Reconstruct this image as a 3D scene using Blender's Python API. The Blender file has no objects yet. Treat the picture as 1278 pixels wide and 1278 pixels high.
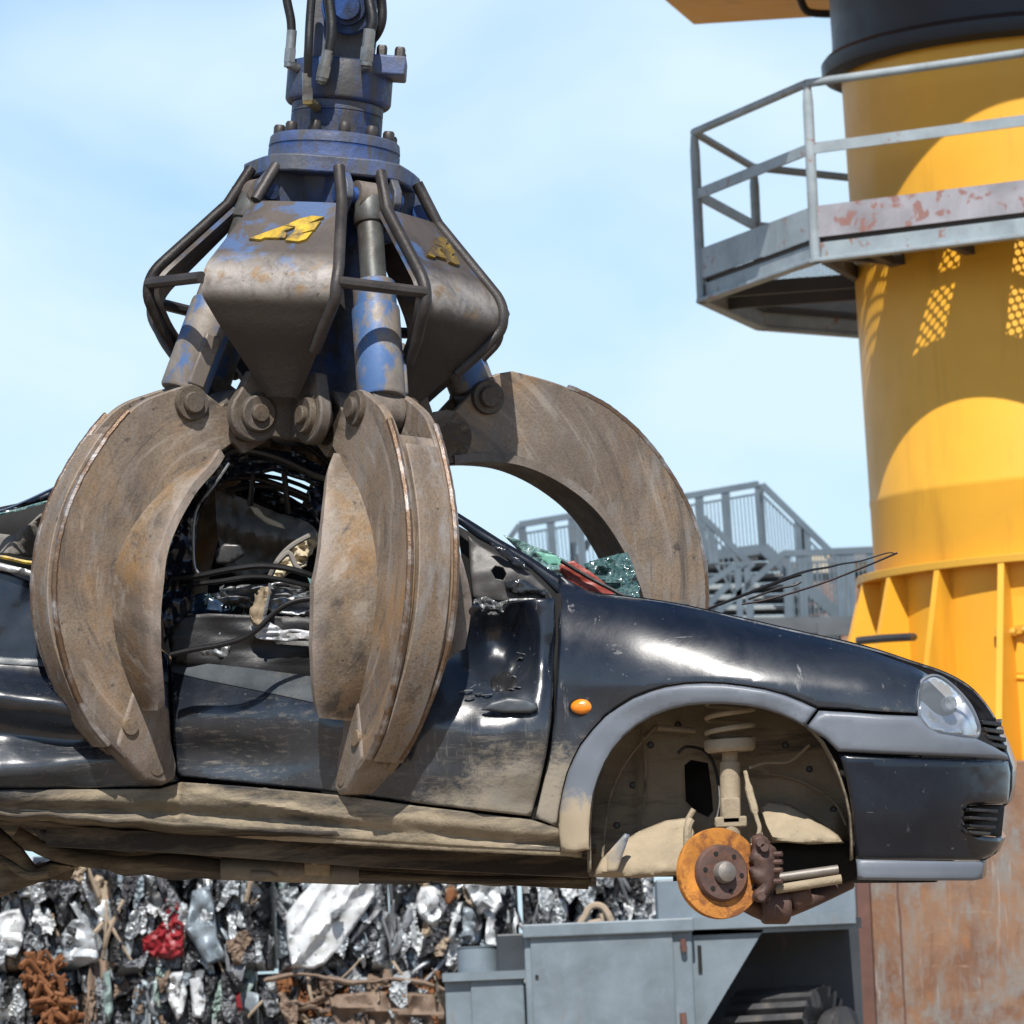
import bpy, bmesh, math, random
from math import sin, cos, tan, pi, radians, sqrt, atan, hypot, floor
from mathutils import Vector, Matrix, noise as mnoise
from mathutils.geometry import delaunay_2d_cdt
random.seed(11)
S = bpy.context.scene
COL = S.collection

# ------------------------------------------------------------------ camera
FPX, YH, ROLL, D0, CAMZ = 6000.0, 1200.0, 0.042, 12.77, 1.7
PITCH = atan((YH - 639) / FPX)
CAM = Vector((0, 0, CAMZ))
_F = Vector((0, cos(PITCH), sin(PITCH)))
_U0 = Vector((0, -sin(PITCH), cos(PITCH)))
_R0 = Vector((1, 0, 0))
_U = _U0 * cos(ROLL) + _R0 * sin(ROLL)
_R = _R0 * cos(ROLL) - _U0 * sin(ROLL)
def ray(px, py):
    return _F + _R * ((px - 639) / FPX) - _U * ((py - 639) / FPX)
def W(px, py, y):
    """point of the place seen at a pixel, at the depth y (metres north of the camera)"""
    d = ray(px, py)
    return CAM + d * (y / d.y)
def C(px, py, dy):
    return W(px, py, D0 + dy)
cd = bpy.data.cameras.new('camera')
cam = bpy.data.objects.new('camera', cd)
COL.objects.link(cam)
cam.matrix_world = Matrix(((_R.x, _U.x, -_F.x, 0), (_R.y, _U.y, -_F.y, 0), (_R.z, _U.z, -_F.z, CAMZ), (0, 0, 0, 1)))
cd.sensor_width = 36
cd.lens = FPX * 36 / 1278
cd.clip_end = 3000
cd.dof.use_dof = True
cd.dof.focus_distance = 12.8
cd.dof.aperture_fstop = 15
S.camera = cam

# ------------------------------------------------------------------ objects
ORG = {}
def empty(name, loc, label, cat, group=None, mat=None):
    o = bpy.data.objects.new(name, None)
    COL.objects.link(o)
    if mat is None:
        o.location = loc
        ORG[o] = Vector(loc)
    else:
        o.matrix_world = mat
        ORG[o] = Vector((0, 0, 0))
    o.empty_display_size = .2
    tag(o, label, cat, group)
    return o
def tag(o, label=None, cat=None, group=None, kind=None):
    if label: o['label'] = label
    if cat: o['category'] = cat
    if group: o['group'] = group
    if kind: o['kind'] = kind
    return o
def mk(name, vs, fs, mats, parent=None, smooth=True, ang=38, fm=None, bev=0, bseg=2, thick=0, toff=1):
    me = bpy.data.meshes.new(name)
    org = ORG.get(parent, Vector((0, 0, 0))) if parent else None
    if parent is None:
        org = Vector((0, 0, 0))
        if vs:
            n = len(vs)
            org = Vector((sum(v[0] for v in vs) / n, sum(v[1] for v in vs) / n, min(v[2] for v in vs)))
    me.from_pydata([tuple(Vector(v) - org) for v in vs], [], fs)
    if not isinstance(mats, (list, tuple)): mats = [mats]
    for m in mats: me.materials.append(m)
    if fm: me.polygons.foreach_set('material_index', fm)
    me.validate()
    if smooth:
        me.shade_smooth()
        me.set_sharp_from_angle(angle=radians(ang))
    me.update()
    o = bpy.data.objects.new(name, me)
    COL.objects.link(o)
    if parent:
        o.parent = parent
        ORG[o] = org
    else:
        o.location = org
        ORG[o] = org
    if thick:
        md = o.modifiers.new('s', 'SOLIDIFY'); md.thickness = thick; md.offset = -toff
    if bev:
        md = o.modifiers.new('b', 'BEVEL'); md.width = bev; md.segments = bseg; md.limit_method = 'ANGLE'; md.angle_limit = radians(40)
        md.harden_normals = False
    return o

class MB:
    def __init__(s): s.v, s.f, s.m, s.mi = [], [], [], 0
    def add(s, vs, fs):
        b = len(s.v)
        s.v += [Vector(v) for v in vs]
        s.f += [tuple(i + b for i in f) for f in fs]
        s.m += [s.mi] * len(fs)
        return s
    def box(s, c, size, M=None):
        hx, hy, hz = size[0] / 2, size[1] / 2, size[2] / 2
        vs = [Vector((x, y, z)) for x in (-hx, hx) for y in (-hy, hy) for z in (-hz, hz)]
        if M is not None: vs = [M @ v for v in vs]
        vs = [v + Vector(c) for v in vs]
        return s.add(vs, [(0, 1, 3, 2), (4, 6, 7, 5), (0, 4, 5, 1), (2, 3, 7, 6), (0, 2, 6, 4), (1, 5, 7, 3)])
    def beam(s, a, b, w, h, up=(0, 0, 1)):
        a, b = Vector(a), Vector(b); d = (b - a); L = d.length
        if L < 1e-6: return s
        d = d / L; u = Vector(up); sd = d.cross(u)
        if sd.length < 1e-4: sd = d.cross(Vector((1, 0, 0)))
        sd.normalize(); u = sd.cross(d)
        vs = []
        for q in (a, b):
            for i, j in ((-1, -1), (1, -1), (1, 1), (-1, 1)):
                vs.append(q + sd * (i * w / 2) + u * (j * h / 2))
        return s.add(vs, [(3, 2, 1, 0), (4, 5, 6, 7), (0, 1, 5, 4), (1, 2, 6, 5), (2, 3, 7, 6), (3, 0, 4, 7)])
    def tube(s, pts, r, n=10, cap=True, flat=1.0, fn=None):
        pts = [Vector(p) for p in pts]
        k = len(pts)
        T = []
        for i in range(k):
            t = pts[min(i + 1, k - 1)] - pts[max(i - 1, 0)]
            T.append(t.normalized() if t.length > 1e-9 else Vector((0, 0, 1)))
        u = T[0].orthogonal().normalized()
        if abs(T[0].y) < .9:
            u = (Vector((0, 1, 0)) - T[0] * T[0].y).normalized()
        vs, fs = [], []
        for i in range(k):
            u = (u - T[i] * u.dot(T[i]))
            u = u.normalized() if u.length > 1e-6 else T[i].orthogonal().normalized()
            w = T[i].cross(u)
            rr = r(i / (k - 1)) if callable(r) else r
            for j in range(n):
                a = 2 * pi * j / n
                vs.append(pts[i] + (u * cos(a) + w * sin(a) * flat) * rr)
        for i in range(k - 1):
            for j in range(n):
                fs.append((i * n + j, i * n + (j + 1) % n, (i + 1) * n + (j + 1) % n, (i + 1) * n + j))
        if cap:
            fs.append(tuple(range(n))[::-1]); fs.append(tuple((k - 1) * n + j for j in range(n)))
        return s.add(vs, fs)
    def lathe(s, prof, M=None, n=32, cap=True, arc=2 * pi):
        """prof: (r, z) pairs; M places the axis"""
        vs, fs = [], []
        M = M or Matrix()
        full = arc > 6.28
        nn = n if full else n + 1
        for r, z in prof:
            for j in range(nn):
                a = arc * j / n
                vs.append(M @ Vector((r * cos(a), r * sin(a), z)))
        for i in range(len(prof) - 1):
            for j in range(n):
                j2 = (j + 1) % nn
                fs.append((i * nn + j, i * nn + j2, (i + 1) * nn + j2, (i + 1) * nn + j))
        if cap and full:
            fs.append(tuple(range(n))[::-1]); fs.append(tuple((len(prof) - 1) * n + j for j in range(n)))
        return s.add(vs, fs)
    def prism(s, poly, M, t0, t1):
        """poly: (x, y) pairs in M's xy plane, from z = t0 to t1 (numbers or one per point)"""
        n = len(poly)
        a0 = t0 if isinstance(t0, (list, tuple)) else [t0] * n
        a1 = t1 if isinstance(t1, (list, tuple)) else [t1] * n
        ar = sum(poly[i][0] * poly[(i + 1) % n][1] - poly[(i + 1) % n][0] * poly[i][1] for i in range(n))
        vs = [M @ Vector((p[0], p[1], a0[i])) for i, p in enumerate(poly)] + [M @ Vector((p[0], p[1], a1[i])) for i, p in enumerate(poly)]
        fs = [tuple(range(n))[::-1], tuple(range(n, 2 * n))]
        fs += [(i, (i + 1) % n, n + (i + 1) % n, n + i) for i in range(n)]
        if ar < 0: fs = [f[::-1] for f in fs]
        return s.add(vs, fs)
    def grid(s, P):
        """P: rows of points"""
        r, c = len(P), len(P[0])
        vs = [p for row in P for p in row]
        fs = [(i * c + j, i * c + j + 1, (i + 1) * c + j + 1, (i + 1) * c + j) for i in range(r - 1) for j in range(c - 1)]
        return s.add(vs, fs)
    def build(s, name, mats, parent=None, **k):
        return mk(name, s.v, s.f, mats, parent, fm=s.m if isinstance(mats, (list, tuple)) else None, **k)

def frame(o, z, x=None):
    """matrix at o with its z axis along z"""
    z = Vector(z).normalized()
    x = Vector(x) if x is not None else z.orthogonal()
    x = (x - z * x.dot(z)).normalized()
    y = z.cross(x)
    return Matrix(((x.x, y.x, z.x, o[0]), (x.y, y.y, z.y, o[1]), (x.z, y.z, z.z, o[2]), (0, 0, 0, 1)))

def catmull(pts, k=6, closed=False):
    pts = [tuple(p) for p in pts]; n = len(pts); out = []
    rng = range(n) if closed else range(n - 1)
    for i in rng:
        g = (lambda j: pts[j % n]) if closed else (lambda j: pts[max(0, min(n - 1, j))])
        a, b, c, d = g(i - 1), g(i), g(i + 1), g(i + 2)
        for q in range(k):
            t = q / k
            out.append(tuple(.5 * (2 * B + (Cc - A) * t + (2 * A - 5 * B + 4 * Cc - D) * t * t + (3 * B - A - 3 * Cc + D) * t ** 3) for A, B, Cc, D in zip(a, b, c, d)))
    if not closed: out.append(pts[-1])
    return out
def interp(x, tab):
    if x <= tab[0][0]: return tab[0][1]
    for (a, b), (c, d) in zip(tab, tab[1:]):
        if x <= c: return b + (d - b) * (x - a) / (c - a)
    return tab[-1][1]
def sm(a, b, x):
    t = max(0, min(1, (x - a) / (b - a))); return t * t * (3 - 2 * t)
def nz(x, y, z=0.0): return mnoise.noise(Vector((x, y, z)))
def ridge(x, y, z=0.0):
    return 1 - 2 * abs(nz(x, y, z))

def dens(pts, step):
    out = []
    n = len(pts)
    for i in range(n):
        a, b = pts[i], pts[(i + 1) % n]
        L = hypot(b[0] - a[0], b[1] - a[1]); k = max(1, int(round(L / step)))
        for q in range(k): out.append((a[0] + (b[0] - a[0]) * q / k, a[1] + (b[1] - a[1]) * q / k))
    return out
def inside(x, y, poly):
    r = False; n = len(poly); j = n - 1
    for i in range(n):
        xi, yi = poly[i]; xj, yj = poly[j]
        if (yi > y) != (yj > y) and x < (xj - xi) * (y - yi) / (yj - yi) + xi: r = not r
        j = i
    return r
import numpy as np
def dist_poly(P, poly):
    P = np.array(P, float).reshape(-1, 2); A = np.array(poly, float); B = np.roll(A, -1, 0)
    out = np.full(len(P), 1e9)
    for a, b in zip(A, B):
        ab = b - a; L = max(ab @ ab, 1e-12)
        t = np.clip(((P - a) @ ab) / L, 0, 1)
        out = np.minimum(out, np.hypot(*(P - (a + t[:, None] * ab)).T))
    return out
def panel(name, outline, depth, mat, parent, step=9, holes=(), roll=0, rolld=.012, thick=.006, smooth_k=0, far=None, mats2=None, ang=50):
    """sheet-metal panel: an outline at the car's side filled with a fine mesh and given its own depth (curvature, dents)"""
    if smooth_k: outline = catmull(outline, smooth_k, True)
    O = dens(outline, step)
    H = [dens(h, step) for h in holes]
    xs = [p[0] for p in O]; ys = [p[1] for p in O]
    cand = []; rings = []
    if roll:
        for L_ in [O] + H:
            n_ = len(L_)
            for fr in (.35, 1.0):
                for i in range(n_):
                    a, b = L_[i - 1], L_[(i + 1) % n_]; tx, ty = b[0] - a[0], b[1] - a[1]; q = hypot(tx, ty) or 1
                    for s_ in (1, -1):
                        p = (L_[i][0] - ty / q * roll * fr * s_, L_[i][1] + tx / q * roll * fr * s_)
                        if inside(p[0], p[1], O) and not any(inside(p[0], p[1], h) for h in H): rings.append((p, roll * fr)); break
    y = min(ys); row = 0
    while y < max(ys):
        x = min(xs) + (row % 2) * step * .5
        while x < max(xs):
            if inside(x, y, O) and not any(inside(x, y, h) for h in H): cand.append((x, y))
            x += step
        y += step * .866; row += 1
    if cand:
        d = dist_poly(cand, O)
        for h in H: d = np.minimum(d, dist_poly(cand, h))
        cand = [c for c, q in zip(cand, d) if q > roll + step * .5]
    if rings:
        d = dist_poly([p for p, _ in rings], O)
        for h in H: d = np.minimum(d, dist_poly([p for p, _ in rings], h))
        cand += [p for (p, q), e in zip(rings, d) if e > q * .9]
    V = list(O); E = [(i, (i + 1) % len(O)) for i in range(len(O))]
    for h in H:
        b = len(V); V += h; E += [(b + i, b + (i + 1) % len(h)) for i in range(len(h))]
    V += cand
    r = delaunay_2d_cdt([Vector(p) for p in V], E, [], 0, 1e-4)
    vv = [(p.x, p.y) for p in r[0]]
    ff = []
    for f in r[2]:
        cx = sum(vv[i][0] for i in f) / len(f); cy = sum(vv[i][1] for i in f) / len(f)
        if inside(cx, cy, O) and not any(inside(cx, cy, h) for h in H): ff.append(tuple(f))
    dd = dist_poly(vv, O)
    P = []
    for (x, y), q in zip(vv, dd):
        z = depth(x, y)
        if roll and q < roll: z += rolld * (1 - sqrt(max(0, 1 - (1 - q / roll) ** 2)))
        if far is None: P.append(C(x, y, z))
        else:
            p = C(x, y, z); P.append(Vector((p.x, 2 * (D0 + far) - p.y, p.z)))
    if ff:
        f = ff[0]; nrm = (P[f[1]] - P[f[0]]).cross(P[f[2]] - P[f[0]])
        if (nrm.y > 0) != (far is not None): ff = [f[::-1] for f in ff]
    return mk(name, P, ff, mat, parent, thick=thick, ang=ang)
def tpx(name, pts, r, mat, parent, k=5, n=8, flat=1.0):
    """tube along (px, py, dy) points"""
    q = catmull(pts, k) if k > 1 else pts
    return MB().tube([C(*p) for p in q], r, n, flat=flat).build(name, mat, parent)
# ------------------------------------------------------------------ materials
class NT:
    def __init__(s, name):
        s.m = bpy.data.materials.new(name); s.m.use_nodes = True
        s.t = s.m.node_tree; s.b = s.t.nodes['Principled BSDF']; s.out = s.t.nodes['Material Output']
        s._co = {}
    def n(s, typ, **k):
        q = s.t.nodes.new(typ)
        for a, b in k.items(): setattr(q, a, b)
        return q
    def put(s, sock, v):
        if hasattr(v, 'is_output') or isinstance(v, bpy.types.NodeSocket): s.t.links.new(v, sock)
        elif v is not None: 
            if isinstance(v, (tuple, list)) and len(v) == 3 and sock.type == 'RGBA': v = (*v, 1)
            sock.default_value = v
    def set(s, **k):
        for a, v in k.items():
            s.put(s.b.inputs[{'col': 'Base Color', 'rough': 'Roughness', 'metal': 'Metallic', 'coat': 'Coat Weight', 'coatr': 'Coat Roughness', 'spec': 'Specular IOR Level',
                              'normal': 'Normal', 'alpha': 'Alpha', 'trans': 'Transmission Weight', 'ior': 'IOR'}[a]], v)
        return s
    def co(s, scale=(1, 1, 1), rot=(0, 0, 0), kind='Object', rnd=True):
        key = (tuple(scale), tuple(rot), kind, rnd)
        if key in s._co: return s._co[key]
        tc = s.n('ShaderNodeTexCoord'); mp = s.n('ShaderNodeMapping')
        src = tc.outputs[kind]
        if rnd:
            oi = s.n('ShaderNodeObjectInfo'); ad = s.n('ShaderNodeVectorMath', operation='ADD')
            ml = s.n('ShaderNodeMath', operation='MULTIPLY'); ml.inputs[1].default_value = 37.0
            s.t.links.new(oi.outputs['Random'], ml.inputs[0]); s.t.links.new(src, ad.inputs[0]); s.t.links.new(ml.outputs[0], ad.inputs[1])
            src = ad.outputs[0]
        s.t.links.new(src, mp.inputs['Vector'])
        mp.inputs['Scale'].default_value = scale; mp.inputs['Rotation'].default_value = rot
        s._co[key] = mp.outputs[0]
        return mp.outputs[0]
    def noise(s, scale, detail=5, rough=.6, dist=0, sc=(1, 1, 1), rot=(0, 0, 0), rnd=True):
        q = s.n('ShaderNodeTexNoise'); q.inputs['Scale'].default_value = scale; q.inputs['Detail'].default_value = detail
        q.inputs['Roughness'].default_value = rough; q.inputs['Distortion'].default_value = dist
        s.put(q.inputs['Vector'], s.co(sc, rot, rnd=rnd)); return q.outputs['Fac']
    def vor(s, scale, feat='DISTANCE_TO_EDGE', sc=(1, 1, 1), rot=(0, 0, 0), out='Distance', rnd=True):
        q = s.n('ShaderNodeTexVoronoi', feature=feat); q.inputs['Scale'].default_value = scale
        s.put(q.inputs['Vector'], s.co(sc, rot, rnd=rnd)); return q.outputs[out]
    def ramp(s, fac, stops, interp='LINEAR'):
        q = s.n('ShaderNodeValToRGB'); q.color_ramp.interpolation = interp
        e = q.color_ramp.elements
        while len(e) < len(stops): e.new(.5)
        for i, (p, c) in enumerate(stops):
            e[i].position = p
            e[i].color = (c, c, c, 1) if isinstance(c, (int, float)) else (*c, 1)
        s.put(q.inputs[0], fac); return q.outputs[0]
    def mix(s, fac, a, b, blend='MIX'):
        q = s.n('ShaderNodeMix', data_type='RGBA', blend_type=blend)
        s.put(q.inputs[0], fac); s.put(q.inputs[6], a); s.put(q.inputs[7], b); return q.outputs[2]
    def math(s, op, a, b=None, clamp=False):
        q = s.n('ShaderNodeMath', operation=op, use_clamp=clamp)
        s.put(q.inputs[0], a)
        if b is not None: s.put(q.inputs[1], b)
        return q.outputs[0]
    def rng(s, v, a, b, c=0., d=1.):
        q = s.n('ShaderNodeMapRange'); s.put(q.inputs[0], v)
        for i, x in enumerate((a, b, c, d)): q.inputs[i + 1].default_value = x
        return q.outputs[0]
    def xyz(s, kind='Object'):
        tc = s.n('ShaderNodeTexCoord'); q = s.n('ShaderNodeSeparateXYZ'); s.t.links.new(tc.outputs[kind], q.inputs[0]); return q.outputs
    def bump(s, h, strength=.4, dist=.01, prev=None):
        q = s.n('ShaderNodeBump'); q.inputs['Strength'].default_value = strength; q.inputs['Distance'].default_value = dist
        s.put(q.inputs['Height'], h)
        if prev is not None: s.put(q.inputs['Normal'], prev)
        return q.outputs[0]
    def edge(s, lo=.52, hi=.62, mulnoise=None):
        g = s.n('ShaderNodeNewGeometry'); v = s.rng(g.outputs['Pointiness'], lo, hi)
        return s.math('MULTIPLY', v, mulnoise) if mulnoise is not None else v

def m_rust_steel(name, tone=1.0, orange=.5, grey=.5, worn=.35, arc=None):
    t = NT(name)
    if arc:      # wear marks that run along the curve of the claw
        X_ = t.xyz(); dx = t.math('SUBTRACT', X_[0], arc[0]); dz = t.math('SUBTRACT', X_[2], arc[1])
        rad = t.math('SQRT', t.math('ADD', t.math('MULTIPLY', dx, dx), t.math('MULTIPLY', dz, dz))); an = t.math('ARCTAN2', dz, dx)
        cv = t.n('ShaderNodeCombineXYZ'); t.put(cv.inputs[0], t.math('MULTIPLY', rad, 26.)); t.put(cv.inputs[1], t.math('MULTIPLY', an, 1.3)); t.put(cv.inputs[2], t.math('MULTIPLY', X_[1], 9.))
        q_ = t.n('ShaderNodeTexNoise'); q_.inputs['Scale'].default_value = 1.0; q_.inputs['Detail'].default_value = 7; q_.inputs['Roughness'].default_value = .68; q_.inputs['Distortion'].default_value = .35
        oi_ = t.n('ShaderNodeObjectInfo'); av = t.n('ShaderNodeVectorMath', operation='ADD'); mv = t.math('MULTIPLY', oi_.outputs['Random'], 50.)
        t.put(av.inputs[0], cv.outputs[0]); t.put(av.inputs[1], mv); t.put(q_.inputs['Vector'], av.outputs[0]); arcn = q_.outputs['Fac']
    big = t.noise(2.2, 6, .62, .6); mid = t.noise(9, 7, .65, .3); fine = t.noise(130, 5, .7)
    st = t.noise(5, 6, .7, .2, sc=(4.5, 4.5, 1.0))
    c = t.mix(t.ramp(big, [(.36, 0.), (.62, 1.)]), tuple(x * tone for x in (.115, .086, .063)), tuple(x * tone for x in (.245, .190, .135)))
    c = t.mix(t.math('MULTIPLY', t.ramp(t.math('ADD', t.math('MULTIPLY', mid, .6), t.math('MULTIPLY', t.noise(3.1, 5, .6, .8), .4)), [(.47, 0.), (.60, 1.)]), orange), c, tuple(x * tone for x in (.25, .130, .036)))
    c = t.mix(t.ramp(fine, [(.46, 0.), (.62, .5)]), c, tuple(x * tone for x in (.075, .05, .036)))
    c = t.mix(t.math('MULTIPLY', t.ramp(st, [(.50, 0.), (.64, 1.)]), grey), c, tuple(x * tone for x in (.21, .195, .18)))
    c = t.mix(t.ramp(t.noise(14, 6, .75, 1.0), [(.58, 0.), (.72, .7)]), c, tuple(x * tone for x in (.06, .045, .037)))
    c = t.mix(t.ramp(t.noise(30, 4, .7, 0, sc=(1, 1, .18)), [(.62, 0.), (.72, .5)]), c, tuple(x * tone for x in (.34, .28, .22)))
    c = t.mix(t.ramp(t.vor(16, 'F1'), [(.04, .85), (.075, 0.)]), c, (.03, .022, .018))
    if arc:
        c = t.mix(t.ramp(arcn, [(.33, .9), (.46, 0.)]), c, tuple(x * tone for x in (.052, .042, .036)))
        c = t.mix(t.math('MULTIPLY', t.ramp(t.noise(1.3, 6, .65, .9), [(.50, 0.), (.60, .6)]), t.ramp(mid, [(.35, .3), (.6, 1.)])), c, tuple(x * tone for x in (.085, .068, .056)))
        c = t.mix(t.ramp(arcn, [(.55, 0.), (.66, .65)]), c, tuple(x * tone for x in (.33, .285, .24)))
        c = t.mix(t.math('MULTIPLY', t.ramp(t.noise(1.7, 5, .6, .6), [(.50, 0.), (.62, .75)]), t.ramp(arcn, [(.38, 0.), (.55, 1.)])), c, tuple(x * tone for x in (.27, .145, .045)))
    pits = t.ramp(t.noise(24, 3, .5), [(.68, 0.), (.74, .8)])
    c = t.mix(pits, c, (.035, .026, .022))
    ed = t.edge(.515, .58, t.ramp(mid, [(.35, .2), (.6, 1.)]))
    c = t.mix(t.math('MULTIPLY', ed, worn, True), c, (.42, .37, .34))
    h = t.math('ADD', t.math('MULTIPLY', fine, .5), mid)
    t.set(col=c, rough=t.rng(mid, .3, .7, .5, .82), metal=.15, normal=t.bump(h, .5, .006))
    return t.m
def m_blue(name, grime=.5, tone=1.0):
    t = NT(name)
    a = t.noise(7, 7, .68, .4); b = t.noise(26, 6, .7); v = t.noise(6, 5, .65, 0, sc=(3, 3, .5))
    c = t.mix(t.ramp(a, [(.42, 0.), (.60, 1.)]), tuple(x * tone for x in (.005, .013, .038)), tuple(x * tone for x in (.012, .056, .215)))
    c = t.mix(t.ramp(v, [(.60 - grime * .25, 0.), (.70 - grime * .2, 1.)]), c, (.034, .031, .032))
    c = t.mix(t.ramp(b, [(.60, 0.), (.70, .8)]), c, (.024, .022, .022))
    c = t.mix(t.ramp(t.noise(11, 5, .7), [(.66, 0.), (.72, .6)]), c, (.17, .085, .04))
    c = t.mix(t.edge(.525, .6, .5), c, (.22, .23, .25))
    t.set(col=c, rough=t.rng(b, .3, .7, .42, .66), metal=.0, normal=t.bump(t.math('ADD', b, a), .6, .006))
    return t.m
def m_cover(name):
    t = NT(name)
    z = t.xyz()[2]; x = t.xyz()[0]
    a = t.noise(5, 7, .65, .5); b = t.noise(45, 6, .72); sc = t.noise(14, 5, .7, .6)
    c = t.mix(t.ramp(a, [(.35, 0.), (.65, 1.)]), (.050, .040, .035), (.092, .074, .063))
    # rests of blue paint on the upper face
    bl = t.math('MULTIPLY', t.ramp(t.noise(8, 5, .62, .3), [(.53, 0.), (.61, .75)]), t.rng(z, .3, .36))
    c = t.mix(bl, c, (.05, .115, .26))
    # rubbed band on the bend
    band = t.math('MULTIPLY', t.rng(z, .25, .30), t.rng(z, .40, .34))
    rub = t.math('MULTIPLY', band, t.ramp(sc, [(.3, .15), (.62, 1.)]))
    c = t.mix(rub, c, (.36, .33, .30))
    c = t.mix(t.math('MULTIPLY', band, t.ramp(t.noise(17, 4, .6), [(.55, 0.), (.66, .8)])), c, (.22, .13, .05))
    c = t.mix(t.math('MULTIPLY', t.rng(z, .285, .235), .9), c, (.030, .024, .020))  # lower face darkened in the colour, standing in for shade under the bend
    c = t.mix(t.ramp(t.noise(60, 3, .6), [(.66, 0.), (.72, .6)]), c, (.025, .02, .018))
    t.set(col=c, rough=t.rng(sc, .3, .7, .5, .72), metal=t.math('MULTIPLY', rub, .3), normal=t.bump(t.math('ADD', b, sc), .35, .005))
    return t.m
def m_barrel(name):
    t = NT(name)
    a = t.noise(7, 6, .65, .4); b = t.noise(40, 6, .7)
    c = t.mix(t.ramp(a, [(.4, 0.), (.6, 1.)]), (.15, .125, .105), (.25, .22, .19))
    c = t.mix(t.ramp(t.noise(9, 5, .65, .3, sc=(1, 1, .6)), [(.50, 0.), (.58, .9)]), c, (.055, .14, .33))
    c = t.mix(t.ramp(b, [(.62, 0.), (.72, .6)]), c, (.05, .04, .035))
    t.set(col=c, rough=t.rng(b, .3, .7, .45, .68), metal=.15, normal=t.bump(b, .3, .004))
    return t.m
def m_simple(name, col, rough=.5, metal=0, var=.25, scale=8, bump=.15, bscale=60, coat=0, dirt=None, dirtamt=.5, dscale=5):
    t = NT(name)
    a = t.noise(scale, 6, .65, .3)
    c = t.mix(t.ramp(a, [(.3, 0.), (.7, 1.)]), tuple(x * (1 - var) for x in col), tuple(min(1, x * (1 + var)) for x in col))
    if dirt: c = t.mix(t.ramp(t.noise(dscale, 7, .7, .5), [(.62 - dirtamt * .3, 0.), (.78 - dirtamt * .3, 1.)]), c, dirt)
    t.set(col=c, rough=t.rng(a, .3, .7, max(.02, rough - .08), min(1, rough + .1)), metal=metal, coat=coat)
    if bump: t.set(normal=t.bump(t.noise(bscale, 5, .7), bump, .004))
    return t.m

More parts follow.
